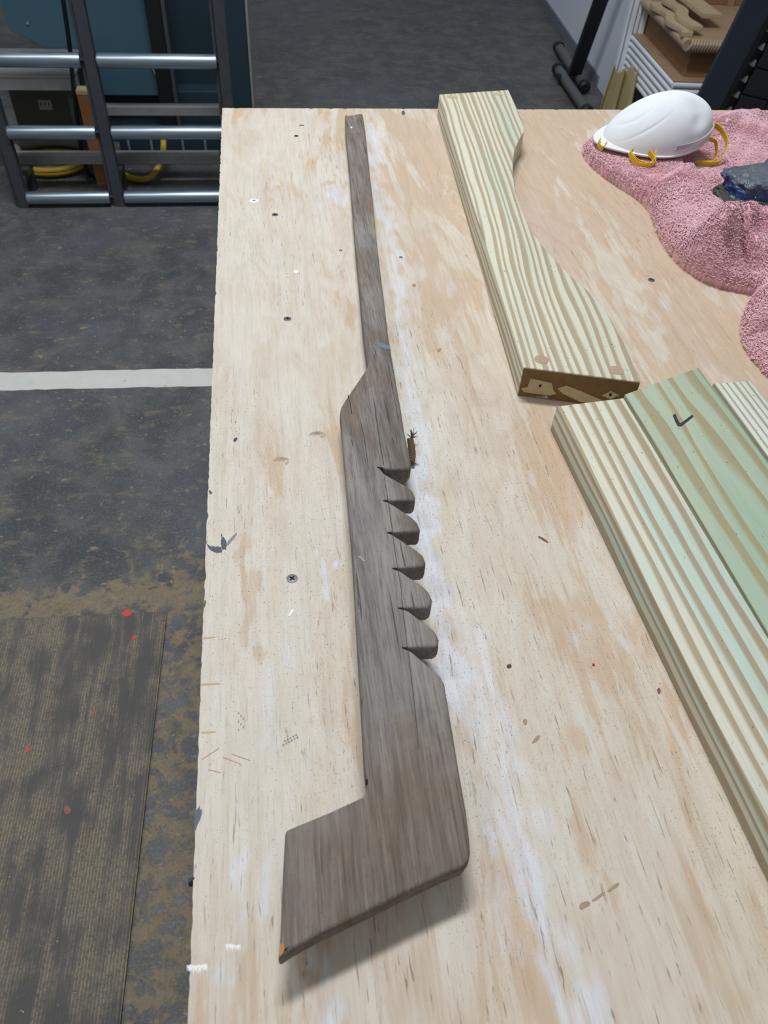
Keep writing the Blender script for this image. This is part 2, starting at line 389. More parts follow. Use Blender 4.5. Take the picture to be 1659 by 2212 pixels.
M_WALL = simple('bluish_white_wall', srgb(224, 231, 244), 0.7, var=.03, scale=8, bump=.03)
M_BASEB = simple('grey_baseboard', srgb(112, 118, 128), 0.6, var=.1)
M_WHITETRIM = simple('white_trim', srgb(236, 241, 248), 0.55, var=.03, bump=.03)
M_TANW = simple('tan_wood', srgb(166, 138, 110), 0.65, var=.14, scale=18)
M_BRNW = simple('brown_wood', srgb(150, 112, 80), 0.65, var=.18, scale=14)
M_ROPE = simple('rope_moulding', srgb(176, 152, 130), 0.7, var=.15, scale=60)
M_SCRAP = simple('scrap_wood', srgb(186, 164, 132), 0.7, var=.15, scale=30)
M_OLIVE = simple('olive_cloth', srgb(164, 150, 108), 0.85, var=.2, scale=9)
M_DARKBLUE = simple('dark_blue_board', srgb(44, 52, 66), 0.5, var=.25, scale=10)
M_BLACKPL = simple('black_plastic', srgb(34, 36, 40), 0.5, var=.2)
M_GREYPL = simple('grey_plastic', srgb(130, 130, 130), 0.6)
M_CHIPF = simple('dull_chip', srgb(158, 146, 120), 0.8, var=.2, scale=10)
M_CHIP = simple('wood_chip', srgb(206, 188, 150), 0.8, var=.2, scale=10)
M_TWINE = simple('brown_twine', srgb(104, 84, 68), 0.9, var=.3, scale=400)

# ------------------------------------------------------------------ the setting
m = MB(); m.box((1.0, 4.0, -0.05), (12, 14, 0.1)); floor = struct(m.build('floor', M_FLOOR))
# painted line
L = [(-3.2, 2.14), (3.0, 1.99), (3.0, 1.885), (-3.2, 2.06)]
def strip_outline(P, n, j):
    out = []
    for k in range(4):
        a, b = P[k], P[(k + 1) % 4]; q = n if k % 2 == 0 else 2
        for i in range(q):
            t = i / q; out.append((a[0] + (b[0] - a[0]) * t, a[1] + (b[1] - a[1]) * t + random.uniform(-j, j)))
    return out
slab('painted_line', strip_outline(L, 260, 0.0022), [(0, 0), (0, 0.0008)], M_LINEP, floor)

WR = math.radians(-4.4)                       # this wall stands slightly askew to the bench
def wl(s, t=0.0):                             # along the wall, out from the wall
    c, q = math.cos(WR), math.sin(WR)
    return (1.905 - q * s - c * t, 4.44 + c * s - q * t)
RW = Matrix.Rotation(WR, 3, 'Z')
c = wl(2.5, -0.06); m = MB(); m.box((c[0], c[1], 1.3), (0.12, 5.0, 2.6), RW); wall = struct(m.build('wall_right', M_WALL))
c = wl(2.55, 0.006); m = MB(); m.box((c[0], c[1], 0.028), (0.012, 4.7, 0.056), RW); struct(m.build('baseboard_right', M_BASEB))
m = MB(); m.box((1.0, 10.9, 1.5), (12, 0.2, 3.0)); struct(m.build('wall_back', M_WALL))
# fluted casing on the near end of the wall
tr = link('trim_1', None); tr['kind'] = 'structure'
for k, (t, w) in enumerate(((-0.008, .014), (-0.034, .024), (-0.062, .018), (-0.092, .028))):
    c = wl(-0.014, t); m = MB(); m.box((c[0], c[1], 1.3), (w, 0.026 + 0.008 * (k % 2), 2.6), RW); m.build('casing_rib', M_WHITETRIM, tr, bevel=.004)

# ------------------------------------------------------------------ workbench
X0, X1, Y0, Y1 = -0.0885, 1.34, -0.12, 1.749
bench = thing('workbench', 'big plywood workbench carrying the boards, towel and long notched bar', 'workbench', ((X0 + X1) / 2, (Y0 + Y1) / 2, 0))
bx, by = bench.location.x, bench.location.y
def seg_dist(X, Y, P):
    D = np.full(X.shape, 9.0)
    for (ax, ay), (bx_, by_) in zip(P[:-1], P[1:]):
        vx, vy = bx_ - ax, by_ - ay; t = np.clip(((X - ax) * vx + (Y - ay) * vy) / (vx * vx + vy * vy + 1e-12), 0, 1)
        D = np.minimum(D, np.hypot(X - ax - t * vx, Y - ay - t * vy))
    return D
def px(*pts): return [at(u, v, TAB) for u, v in pts]
def bench_top():
    st = 0.006; nx = int((X1 - X0) / st); ny = int((Y1 - Y0) / st)
    xs = np.linspace(X0, X1, nx); ys = np.linspace(Y0, Y1, ny); X, Y = np.meshgrid(xs, ys)
    ov = np.zeros(X.shape); Xo, Yo = X, Y
    X = X + .006 * np.sin(Y * 61 + 2 * np.sin(X * 90)) + .004 * np.sin(Y * 143 + X * 60) + .003 * np.sin(X * 310 + Y * 20)
    Y = Y + .014 * np.sin(Xo * 150 + 1.5 * np.sin(Yo * 30)) + .010 * np.sin(Xo * 330 + 2) + .006 * np.sin(Xo * 610 + Yo * 9)
    def line(P, w, a): 
        nonlocal ov; ov = np.maximum(ov, a * np.exp(-(seg_dist(X, Y, P) / w) ** 2))
    line(px((800, 270), (830, 480), (850, 560)), .026, .72)
    line(px((850, 560), (880, 760), (905, 930), (915, 1050)), .020, .70)
    line(px((898, 1010), (915, 1120), (938, 1260), (958, 1400), (985, 1500)), .013, 1.45)
    line(px((1000, 1480), (1060, 1600), (1090, 1720), (1130, 1850), (1150, 1960)), .028, .80)
    line(px((1110, 1780), (1160, 2000)), .034, .75)
    line(px((690, 440), (740, 420)), .03, .75); line(px((560, 420), (610, 560)), .05, .42)
    line(px((1230, 2150), (1300, 2230)), .022, .8); line(px((1000, 1350), (1060, 1500)), .028, .6)
    line(px((560, 1850), (520, 2000), (500, 2060)), .016, .72); line(px((720, 2120), (745, 2230)), .010, .9)
    line(px((697, 1210), (700, 1320)), .004, 1.2); line(px((1230, 1330), (1300, 1400)), .03, .5)
    line(px((470, 1500), (560, 1580), (610, 1400)), .02, .45); line(px((1440, 640), (1400, 760)), .03, .4)
    sn = np.zeros(X.shape)
    def stain(P, w, a):
        nonlocal sn; sn = np.maximum(sn, a * np.exp(-(seg_dist(X, Y, P) / w) ** 2))
    stain(px((1180, 560), (1260, 640), (1330, 700)), .05, .55); stain(px((1180, 940), (1230, 1100)), .04, .8)
    stain(px((1220, 1560), (1235, 1640)), .016, .8); stain(px((1250, 1760), (1290, 1890)), .016, .9)
    stain(px((1500, 1950), (1560, 2130)), .03, .7); stain(px((880, 2100), (1000, 2200)), .04, .6)
    stain(px((1140, 2040), (1170, 2160)), .014, .7); stain(px((670, 2080), (690, 2180)), .012, .9)
    stain(px((600, 390), (650, 420)), .03, .55); stain(px((700, 390), (745, 395)), .016, .8); stain(px((560, 640), (590, 620)), .03, .5)
    stain(px((530, 1180), (540, 1420)), .012, .8); stain(px((700, 1330), (690, 1540)), .010, .7); stain(px((640, 1050), (560, 1080)), .04, .35)
    stain(px((1180, 1290), (1240, 1420)), .012, .9); stain(px((660, 760), (690, 900)), .03, .4)
    X, Y = Xo, Yo
    ro = np.clip((0.42 - Y) / 0.3, 0, 1)
    gr = np.clip(1 - np.abs(Y - 0.55) / 0.75, 0, 1) * 0.75 + 0.1
    wa = np.clip((X - 0.02) / 0.42, 0, 1) * 0.75 + 0.12 + 0.35 * np.clip((0.25 - Y) / 0.3, 0, 1)
    v = np.zeros((ny, nx, 3)); v[..., 0] = X - bx; v[..., 1] = Y - by; v[..., 2] = TAB
    # slightly chipped border
    j = RNG.normal(0, 0.0005, ny); v[:, 0, 0] += np.abs(j); j2 = RNG.normal(0, 0.0005, nx); v[-1, :, 1] -= np.abs(j2)
    for k in RNG.integers(0, nx, 16): v[-1, k, 1] -= RNG.uniform(.001, .003)
    for k in RNG.integers(0, ny, 10): v[k, 0, 0] += RNG.uniform(.0008, .002)
    idx = np.arange(nx * ny).reshape(ny, nx)
    F = np.stack([idx[:-1, :-1], idx[:-1, 1:], idx[1:, 1:], idx[1:, :-1]], -1).reshape(-1, 4)
    border = np.concatenate([idx[0, :], idx[1:, -1], idx[-1, -2::-1], idx[-2:0:-1, 0]])
    V = v.reshape(-1, 3); low = V[border].copy(); low[:, 2] -= 0.019; base = len(V); nb = len(border)
    V = np.concatenate([V, low]); faces = F.tolist()
    for k in range(nb):
        q = (k + 1) % nb; faces.append([int(border[q]), int(border[k]), base + k, base + q])
    faces.append([base + k for k in range(nb)][::-1])
    me = bpy.data.meshes.new('plywood_top'); me.from_pydata(V.tolist(), [], faces)
    for nm, A in (('overspray', ov), ('stain', sn), ('grit', gr), ('warmth', np.clip(wa, 0, 1)), ('rough', ro)):
        at_ = me.attributes.new(nm, 'FLOAT', 'POINT'); at_.data.foreach_set('value', np.concatenate([A.reshape(-1), np.zeros(nb)]).astype(np.float32))
    return link('plywood_top', me, M_PLY, bench)
top = bench_top()
M_LUMBER = mat_pine('bench_lumber', srgb(196, 172, 136), srgb(160, 128, 90), (0.2, -0.2), .012, .01)
for sx in (X0 + 0.12, X1 - 0.12):
    for sy in (Y0 + 0.12, Y1 - 0.16):
        m = MB(); m.box((0, 0, 0), (0.089, 0.089, TAB - 0.019)); m.build('leg', M_LUMBER, bench, bevel=.003, loc=(sx - bx, sy - by, (TAB - .019) / 2))
for sy in (Y0 + 0.055, Y1 - 0.095):
    m = MB(); m.box((0, 0, 0), (X1 - X0 - 0.16, 0.038, 0.10)); m.build('apron', M_LUMBER, bench, bevel=.003, loc=(0, sy - by, TAB - .07))
for sx in (X0 + 0.055, X1 - 0.055):
    m = MB(); m.box((0, 0, 0), (0.038, Y1 - Y0 - 0.30, 0.10)); m.build('apron', M_LUMBER, bench, bevel=.003, loc=(sx - bx, 0, TAB - .07))
# countersunk screws
def disc(rad, z0, z1, n=18):
    return [(math.cos(2 * math.pi * k / n) * rad, math.sin(2 * math.pi * k / n) * rad) for k in range(n)], [(0, z0), (0, z1 - .0002), (rad * .12, z1)]
for (u, v, rr_) in ((640, 294, .0048), (594, 464, .0055), (621, 689, .0055), (631, 1250, .0056), (1407, 605, .0056), (866, 556, .003), (736, 541, .0026)):
    P, pr = disc(rr_, -0.002, 0.0006); x, y = at(u, v, TAB)
    s_ = slab('screw_head', P, pr, M_SCREW, bench, loc=(x - bx, y - by, TAB))
    if rr_ > .004:
        m = MB(); m.box((0, 0, .0007), (rr_ * 1.1, rr_ * .22, .0006)); m.box((0, 0, .0007), (rr_ * .22, rr_ * 1.1, .0006)); m.build('cross_slot', M_HOLE, s_, rot=(0, 0, random.uniform(0, 1.5)))
# paint splashes and marks on the sheet
def mark(pts, mat, name='paint_mark', h=0.0005, it=1, lab=None):
    P = [(x - bx, y - by) for x, y in px(*pts)]; P = smooth_closed(P, it) if it else P
    o = slab(name, P, [(0, -.0003), (0, h)], mat, bench, loc=(0, 0, TAB))
    if lab: o['label'] = lab
    return o
mark(((447, 1176), (449, 1181), (453, 1187), (458, 1190), (464, 1193), (471, 1194), (479, 1193), (480, 1189), (478, 1186), (479, 1182), (474, 1183), (471, 1180), (466, 1182), (461, 1180), (456, 1181), (451, 1178)), M_NAVY, it=0)
mark(((477, 1168), (479, 1162), (483, 1160), (486, 1165), (489, 1170), (490, 1178), (488, 1184), (489, 1188), (484, 1186), (480, 1188), (479, 1182), (477, 1176)), M_NAVY, it=0)
mark(((477, 1153), (480, 1155), (480, 1160), (477, 1159)), M_NAVY)
mark(((490, 1172), (505, 1156), (512, 1150), (511, 1156), (498, 1172), (491, 1180)), simple('faded_blue', srgb(140, 138, 146), .7))
mark(((450, 1060), (455, 1060), (459, 1066), (454, 1068)), M_NAVY)
mark(((441, 1298), (445, 1296), (444, 1308), (440, 1314)), M_NAVY)
mark(((421, 1752), (428, 1748), (431, 1738), (432, 1750), (437, 1748), (434, 1766), (426, 1782), (421, 1798), (419, 1780)), M_NAVY)
mark(((503, 950), (510, 945), (514, 948), (507, 956)), M_NAVY)
P_ = px((541, 435)); 
x, y = at(549, 434, TAB); P, pr = disc(.0085, 0, .0006, 22); w = slab('white_dot', P, pr, M_WHITEP, bench, loc=(x - bx, y - by, TAB))
m = MB(); m.box((0, .0005, .0007), (.005, .0035, .0004)); m.build('dot_print', M_SCREW, w, rot=(0, 0, .4))
mark(((634, 585), (641, 583), (647, 588), (640, 592), (634, 590)), M_WHITEP)
mark(((622, 1332), (628, 1322), (632, 1314), (636, 1320), (630, 1326), (626, 1332)), M_WHITEP)
def brush(x0, x1, y0, y1, n):
    up = [(x0 + (x1 - x0) * k / n, y0 + random.uniform(-1.5, 2.5)) for k in range(n + 1)]
    dn = []
    for k in range(n, -1, -1): dn += [(x0 + (x1 - x0) * k / n, y1 + random.uniform(-2, 7)), (x0 + (x1 - x0) * (k - .5) / n, y1 - random.uniform(4, 12))]
    return up + dn[:-1]
mark(brush(404, 448, 2084, 2100, 12), M_WHITEP, 'paint_mark', .0004, 0); mark(brush(488, 520, 2040, 2052, 9), M_WHITEP, 'paint_mark', .0004, 0)
M_REDLN = simple('faint_red_line', srgb(196, 150, 140), .8); M_SMUD = simple('violet_smudge', srgb(152, 144, 150), .8); M_AMBER = simple('amber_rub', srgb(202, 174, 136), .8)
for a_, b_ in (((436, 1640), (474, 1615)), ((482, 1635), (520, 1650)), ((450, 1662), (476, 1668)), ((500, 1628), (540, 1642))):
    mark((a_, b_, (b_[0], b_[1] + 1.6), (a_[0], a_[1] + 1.6)), M_REDLN, 'pencil_line', .0003, 0)
for k in range(11):
    u = 610 + k * 3.0; v = 1606 - k * 1.6 + (-1) ** k * 3.5; mark(((u, v), (u + 3, v - 3), (u + 5, v - 1), (u + 2, v + 2)), M_SMUD, 'smudge', .0003, 0)
for k in range(7):
    u = 514 + (k % 3) * 5; v = 1540 + k * 6; mark(((u, v), (u + 2, v - 3), (u + 3, v + 1), (u + 1, v + 4)), M_SMUD, 'smudge', .0003, 0)
for (x0, x1, y) in ((434, 478, 1477), (434, 468, 1581), (436, 464, 1377)): mark(((x0, y), (x0 + 14, y - 1), (x1 - 8, y - 2), (x1, y), (x1 - 10, y + 2), (x0 + 16, y + 3), (x0, y + 3)), M_AMBER, 'rub_mark', .0003, 0)
mark(((1250, 1958), (1256, 1950), (1268, 1946), (1276, 1950), (1272, 1958), (1262, 1961), (1255, 1967)), M_BROWNST, 'brown_smear', .0003)
mark(((1276, 1946), (1290, 1936), (1304, 1926), (1308, 1927), (1298, 1938), (1282, 1948)), M_BROWNST, 'brown_smear', .0003)
mark(((1310, 1925), (1318, 1918), (1332, 1907), (1338, 1908), (1336, 1914), (1326, 1920), (1316, 1928)), M_BROWNST, 'brown_smear', .0003)
mark(((1128, 1556), (1136, 1552), (1140, 1560), (1134, 1568)), M_BROWNST, 'brown_smear'); mark(((1146, 1608), (1158, 1590), (1168, 1588), (1162, 1600)), M_BROWNST, 'brown_smear')
M_KN = simple('knot_line', srgb(176, 158, 136), .7, var=.25, scale=180)
for (u, v, w_, h_) in ((608, 995, 19, 9), (686, 939, 19, 8)):
    for k in range(4):
        a0 = random.uniform(2.6, 3.6); rr_ = 1 - k * .24; L_ = [(u + w_ * rr_ * math.cos(a0 + t * 1.05), v + h_ * rr_ * math.sin(a0 + t * 1.05)) for t in range(5)]
        mark(L_ + [(x + random.uniform(-1, 1), y + 2.2) for x, y in L_[::-1]], M_KN, 'knot_line', .0003)
mark(((1094, 1438), (1100, 1434), (1106, 1438), (1102, 1444), (1095, 1443)), simple('speck_brown', srgb(88, 66, 54), .8), 'speck')
mark(((1419, 1488), (1425, 1486), (1428, 1494), (1424, 1500), (1420, 1496)), simple('speck_plum', srgb(126, 84, 84), .8), 'speck')
mark(((1278, 1436), (1282, 1432), (1286, 1438), (1282, 1440)), simple('speck_red', srgb(150, 60, 60), .8), 'speck')
mark(((889, 616), (895, 612), (900, 617), (893, 621)), M_BROWNST, 'speck'); mark(((1160, 1158), (1170, 1160), (1184, 1170), (1184, 1174), (1170, 1166)), simple('sliver', srgb(120, 96, 76), .8), 'sliver')
mark(((866, 243), (872, 238), (876, 246), (870, 250)), M_SCREW, 'speck'); mark(((943, 756), (950, 752), (954, 754), (948, 762)), M_BROWNST, 'speck')
mark(((646, 270), (657, 270), (657, 272), (646, 272)), M_SCREW, 'staple')
# dried drip hanging off the left edge
x, y = at(412, 1905, TAB - .004); m = MB(); m.tube([(x - bx + .003, y - by + .0015, TAB + .0003), (x - bx + .0005, y - by, TAB - .001), (x - bx - .0003, y - by - .0005, TAB - .007), (x - bx, y - by - .0005, TAB - .012)], [.0008, .0020, .0020, .0006], 10); m.build('paint_drip', M_NAVY, bench, smooth=1)

# ------------------------------------------------------------------ the long notched bar
def lift(x, y):
    t = min(1, max(0, (1.25 - y) / 0.95)); return 0.019 * t * t * (3 - 2 * t)
BT = 0.024
def bar_pt(u, v, dz=0):
    x, y = at(u, v, TAB + BT)
    for _ in range(4): x, y = at(u, v, TAB + BT + lift(x, y) + dz)
    return x, y
BAR = [(745, 249), (747, 246), (752, 249), (766, 247), (780, 244), (784, 247), (787, 263), (793, 315), (799, 374), (805, 423), (811, 491), (820, 570), (829, 638), (838, 717), (847, 770),
       (856, 824), (866, 879), (874, 931), (884, 977), (888, 996), (888, 1007), (883, 1013), (870, 1014), (846, 1014), (834, 1012), (822, 1010), (831, 1022), (863, 1040), (881, 1049), (891, 1058),
       (897, 1070), (897, 1078), (892, 1081), (866, 1081), (835, 1081), (852, 1090), (891, 1116), (902, 1127), (908, 1140), (907, 1147), (901, 1149), (870, 1149), (843, 1150), (852, 1155),
       (901, 1187), (914, 1198), (920, 1212), (919, 1221), (912, 1225), (885, 1226), (854, 1228), (866, 1232), (913, 1264), (927, 1277), (934, 1293), (932, 1308), (924, 1313), (890, 1314), (866, 1313),
       (884, 1318), (923, 1348), (939, 1360), (948, 1377), (948, 1393), (940, 1398), (905, 1399), (875, 1399), (889, 1405), (932, 1441), (953, 1460), (961, 1475), (965, 1500), (982, 1600), (994, 1672),
       (1008, 1750), (1015, 1810), (1017, 1838), (1014, 1857), (1003, 1872), (956, 1892), (869, 1933), (783, 1976), (696, 2017), (632, 2052), (608, 2068), (601, 2070), (602, 2056), (605, 2020), (609, 1918), (615, 1803),
       (618, 1792), (628, 1787), (710, 1753), (782, 1720), (790, 1712), (791, 1690), (787, 1658), (784, 1600), (777, 1473), (771, 1375), (765, 1265), (760, 1180), (750, 1070), (744, 1001), (737, 920), (734, 890), (736, 879),
       (742, 868), (754, 850), (792, 794), (794, 786), (789, 749), (783, 700), (775, 604), (768, 536), (761, 446), (754, 356), (747, 288)]
bar = thing('notched_bar', 'long weathered grey wooden bar with six sawtooth notches along one side', 'wooden bar', (0.08, 0.0, TAB))
Pb = [bar_pt(u, v) for u, v in BAR]; Pb = [(x - 0.08, y) for x, y in Pb]
wb = lambda x, y: lift(x + .08, y)
slab('bar_body', Pb, [(.0045, 0), (.002, .0014), (.0006, .0045), (0, .010), (0, BT - .0045), (.0005, BT - .0022), (.0014, BT - .0007), (.0032, BT)], M_OLD, bar, wb, smooth=.75)
def bmark(pts, mat, name, it=0, h=.0004):
    P = [bar_pt(u, v) for u, v in pts]; P = [(x - .08, y) for x, y in P]; P = smooth_closed(P, it) if it else P
    return slab(name, P, [(0, BT - .001), (0, BT + h)], mat, bar, wb)
bmark(((808, 741), (813, 739), (826, 741), (843, 749), (843, 756), (832, 754), (818, 750)), M_BLUEP, 'blue_paint_mark')['label'] = 'blue paint dash'
bmark(((791, 378), (797, 376), (798, 388), (794, 386)), M_RUST, 'red_paint_spot'); bmark(((797, 440), (801, 438), (803, 452), (798, 452)), M_RUST, 'red_paint_spot')
bmark(((757, 274), (761, 274), (761, 277), (757, 277)), M_WHITEP, 'white_speck')
bmark(((604, 2046), (607, 2036), (613, 2040), (615, 2052), (608, 2064), (603, 2066)), M_ORANGE, 'split_tip', 1)
M_SCRIBE = simple('scribe_dark', srgb(70, 62, 60), .9)
def scribe(pts, w=.8, mat=M_SCRIBE, name='scribe_line'):
    Lp = [(u - w * .5, v) for u, v in pts]; Rp = [(u + w * .5, v) for u, v in pts][::-1]; return bmark(Lp + Rp, mat, name, 0, .00025)
scribe(((807, 860), (818, 940), (829, 1005)), 1.6); scribe(((830, 1030), (843, 1110), (853, 1190), (866, 1270), (876, 1370), (886, 1440), (893, 1500), (905, 1620)), 1.3)
scribe(((752, 854), (757, 875), (760, 894)), 1.6, M_HOLE, 'split'); scribe(((838, 790), (850, 850), (860, 905)), 1.0)
for a, b in (((815, 1008), (828, 1012)), ((828, 1081), (838, 1082)), ((836, 1150), (846, 1151)), ((848, 1227), (858, 1229)), ((860, 1313), (872, 1315)), ((868, 1398), (880, 1401))):
    bmark((a, (b[0], b[1] - 2), (b[0], b[1] + 2), (a[0], a[1] + 2)), M_HOLE, 'saw_kerf', 0, .0003)
bmark(((789, 1686), (793, 1682), (795, 1688), (791, 1696)), M_HOLE, 'split'); bmark(((773, 1203), (778, 1200), (790, 1212), (786, 1214)), simple('pale_scuff', srgb(150, 148, 152), .7), 'scuff')

# frayed twine beside the bar
tw = thing('twine_stub', 'frayed brown twine stub beside the notched bar above its first notch', 'twine', at(889, 985, TAB) + (TAB,))
tx, ty = tw.location.x, tw.location.y
def tp(u, v, z): x, y = at(u, v, TAB + z); return (x - tx, y - ty, z)
strands = []
for ph in (0, math.pi * 2 / 3, math.pi * 4 / 3):
    pth = []
    for k in range(40):
        t = k / 39; u = 888 + 2.5 * math.sin(t * 4); v = 1000 - 50 * t; a = ph + t * 22; rr_ = .0022
        p = tp(u, v, .006 + .004 * t); pth.append((p[0] + rr_ * math.cos(a), p[1], max(p[2] + rr_ * math.sin(a), .002)))
    m = MB(); m.tube(pth, .0021, 6); m.build('strand', M_TWINE, tw, smooth=1)
m = MB()
for k in range(16):
    p = Vector(tp(889, 948, .010)); d = Vector((random.uniform(-.4, .9), random.uniform(.2, 1.0), random.uniform(-.35, .6))).normalized() * random.uniform(.006, .014)
    q = p + d * .5 + Vector((0, 0, .002)); e = p + d; e.z = max(e.z, .001); q.z = max(q.z, .001)
    m.tube([p, q, e], [.0006, .0005, .0002], 4)
m.build('frayed_end', M_TWINE, tw)
m = MB(); m.tube([tp(888, 1000, .003), tp(895, 1001, .002), tp(904, 1003, .001)], [.0010, .0008, .0004], 5); m.build('loose_fibre', M_RUST, tw)

# ------------------------------------------------------------------ lumber on the bench
def local_board(name, label, pts, t, mat, ang, origin, parent_cat='board', prof=None, group=None):
    """outline points (photo, top face at TAB+t) -> own frame with y along the board"""
    root = thing(name, label, parent_cat, (origin[0], origin[1], TAB), ang, group)
    c, s = math.cos(-ang), math.sin(-ang)
    P = []
    for (x, y) in pts:
        x -= origin[0]; y -= origin[1]; P.append((x * c - y * s, x * s + y * c))
    e = .0012
    body = slab('board_body', P, prof or [(e, 0), (0, e), (0, t - e), (e * .4, t - e * .4), (e, t)], mat, root)
    return root, (lambda x, y: ((x - origin[0]) * c - (y - origin[1]) * s, (x - origin[0]) * s + (y - origin[1]) * c))
# curved post blank
T1 = 0.045
curve = [(949, 204), (1098, 194), (1113, 225), (1125, 253), (1133, 277), (1132, 284), (1121, 302), (1111, 327), (1108, 350), (1108, 375), (1113, 414), (1125, 449), (1145, 494), (1168, 526), (1193, 555), (1231, 594), (1268, 626), (1305, 662), (1350, 744), (1384, 825), (1131, 793)]
cp = [at(u, v, TAB + T1) for u, v in curve]
o0 = cp[-1]; o1 = cp[0]; ang = -math.atan2(o1[0] - o0[0], o1[1] - o0[1])
cb, toL = local_board('curved_board', 'striped pine board with a scooped curve in one long edge, beside the white mask', cp, T1, M_PINE_CURVED, ang, o0)
for (u, v) in ((1170, 777), (1332, 800)):
    P, pr = disc(.0092, T1 - .004, T1 + .0005, 24); x, y = toL(*at(u, v, TAB + T1)); slab('round_plug', P, pr, M_PLUG, cb, loc=(x, y, 0))
for (u, v) in ((977, 209), (1074, 203)):
    x, y = toL(*at(u, v, TAB + T1)); m = MB(); m.box((x, y, T1 - .001), (.022, .016, .0030)); m.build('inset_plug', simple('tan_plug', srgb(190, 176, 146), .8, var=.15, scale=200), cb)
# the near, rough-sawn end with torn fibres and two screw holes
a = Vector(toL(*cp[-1])); b = Vector(toL(*cp[-2])); dirn = (b - a).normalized(); nrm = Vector((dirn.y, -dirn.x)); wlen = (b - a).length
def endface(s0, pts, mat, name, out=.0006, thick=.0014):
    """polygon (fraction along the end, height) laid on the end face"""
    vs = []; n = len(pts)
    for k in (0, 1):
        for (s, z) in pts:
            q = a + dirn * (s * wlen) + nrm * (out if k else out - thick); vs.append((q.x, q.y, z))
    fs = [tuple(range(n))[::-1], tuple(range(n, 2 * n))] + [(i, (i + 1) % n, n + (i + 1) % n, n + i) for i in range(n)]
    m = MB(); m.add(vs, fs); return m.build(name, mat, cb)
endface(0, [(.006, .001), (.20, .003), (.24, .008), (.28, .002), (.6, .001), (.994, .001), (.994, T1 - .0015), (.006, T1 - .0015)], M_END, 'sawn_end', .0007)
endface(0, [(.02, .013), (.07, .016), (.08, .030), (.27, .027), (.30, .016), (.33, .012), (.28, .008), (.05, .008)], M_PUTTY, 'torn_fibre', .0022, .002)
endface(0, [(.33, .020), (.40, .026), (.54, .020), (.70, .012), (.82, .006), (.70, .003), (.55, .004), (.38, .014)], M_PUTTY, 'torn_fibre', .0022, .002)
endface(0, [(.72, .018), (.78, .026), (.86, .022), (.80, .014)], M_PUTTY, 'torn_fibre', .0018, .002)
for s in (.175, .785):
    P = [(s + .011 * math.cos(k * math.pi / 6), .0215 + .0021 * math.sin(k * math.pi / 6)) for k in range(12)]; endface(0, P, M_HOLE, 'screw_hole', .0027, .0008)

T2 = 0.038
def strip_board(name, label, tl, trr, vec, length, mat):
    tl, trr = Vector(tl), Vector(trr); d = Vector(vec).normalized()
    P = [tuple(tl), tuple(trr), tuple(trr + d * length), tuple(tl + d * length)]
    ang = math.atan2(-d.x, d.y) + math.pi; org = tuple(tl + d * length)
    return local_board(name, label, P, T2, mat, math.atan2(d.x, -d.y), org)
dA = (0.0443, -0.999)
A0 = at(1203, 877, TAB + T2); A1 = at(1347, 859, TAB + T2)
strip_board('cream_board', 'cream and brown striped board, leftmost of the three near boards', A0, A1, dA, 0.80, M_PINE_A)
B0 = (0.4212, 0.708); B1 = (0.5385, 0.756)
gb, toB = strip_board('green_board', 'greenish treated board with a black marker tick on top', B0, B1, (0.040, -0.999), 0.84, M_PINE_B)
# marker tick
tick = [(1453, 897), (1459, 894), (1463, 904), (1469, 915), (1482, 906), (1495, 896), (1498, 900), (1486, 910), (1472, 921), (1464, 921), (1459, 912)]
P = [toB(*at(u, v, TAB + T2)) for u, v in tick]; slab('marker_tick', P, [(0, T2 - .0005), (0, T2 + .0004)], M_MARKER, gb)
C0 = (0.5445, 0.722); C1 = (0.5955, 0.724)
strip_board('pale_strip', 'narrow pale striped strip lying along the right side of the green board', C0, C1, (0.040, -0.999), 0.80, M_PINE_C)

# ------------------------------------------------------------------ pink towel
def sdf_poly(X, Y, P):
    D = seg_dist(X, Y, P + [P[0]]); inside = np.zeros(X.shape, bool); j = len(P) - 1
    for i in range(len(P)):
        xi, yi = P[i]; xj, yj = P[j]
        with np.errstate(divide='ignore', invalid='ignore'):
            c = ((yi > Y) != (yj > Y)) & (X < (xj - xi) * (Y - yi) / (yj - yi + 1e-12) + xi)
        inside ^= c; j = i
    return np.where(inside, D, -D)
TW = [(1257, 322), (1268, 350), (1320, 392), (1385, 432), (1408, 462), (1420, 505), (1450, 552), (1490, 590), (1540, 616), (1600, 628), (1640, 636), (1612, 662), (1598, 705), (1606, 745), (1640, 790), (1680, 830)]
twp = [at(u, v, TAB + .004) for u, v in TW] + [(0.80, 0.74), (1.0, 0.80), (1.16, 1.0), (1.20, 1.3), (1.18, 1.6), (1.13, 1.70), (1.06, 1.722), (0.98, 1.69), (0.90, 1.66), (0.80, 1.66), (0.72, 1.63), (0.66, 1.57)]
twp = smooth_closed(twp, 1)
def tz(u, v, z): return at(u, v, TAB + z)
FRONT = smooth_closed([at(u, v, TAB + .035) for u, v in ((1225, 340), (1262, 292), (1340, 300), (1440, 312), (1472, 322), (1490, 356), (1506, 398), (1526, 434), (1552, 452), (1590, 446), (1640, 432), (1700, 430), (1800, 470), (1850, 600), (1760, 760), (1640, 700), (1500, 660), (1380, 560), (1330, 450))], 1)
def prof_(d, w): e = np.clip(d / w, 0, 1); return np.sqrt(np.clip(1 - (1 - e) ** 2, 0, 1))
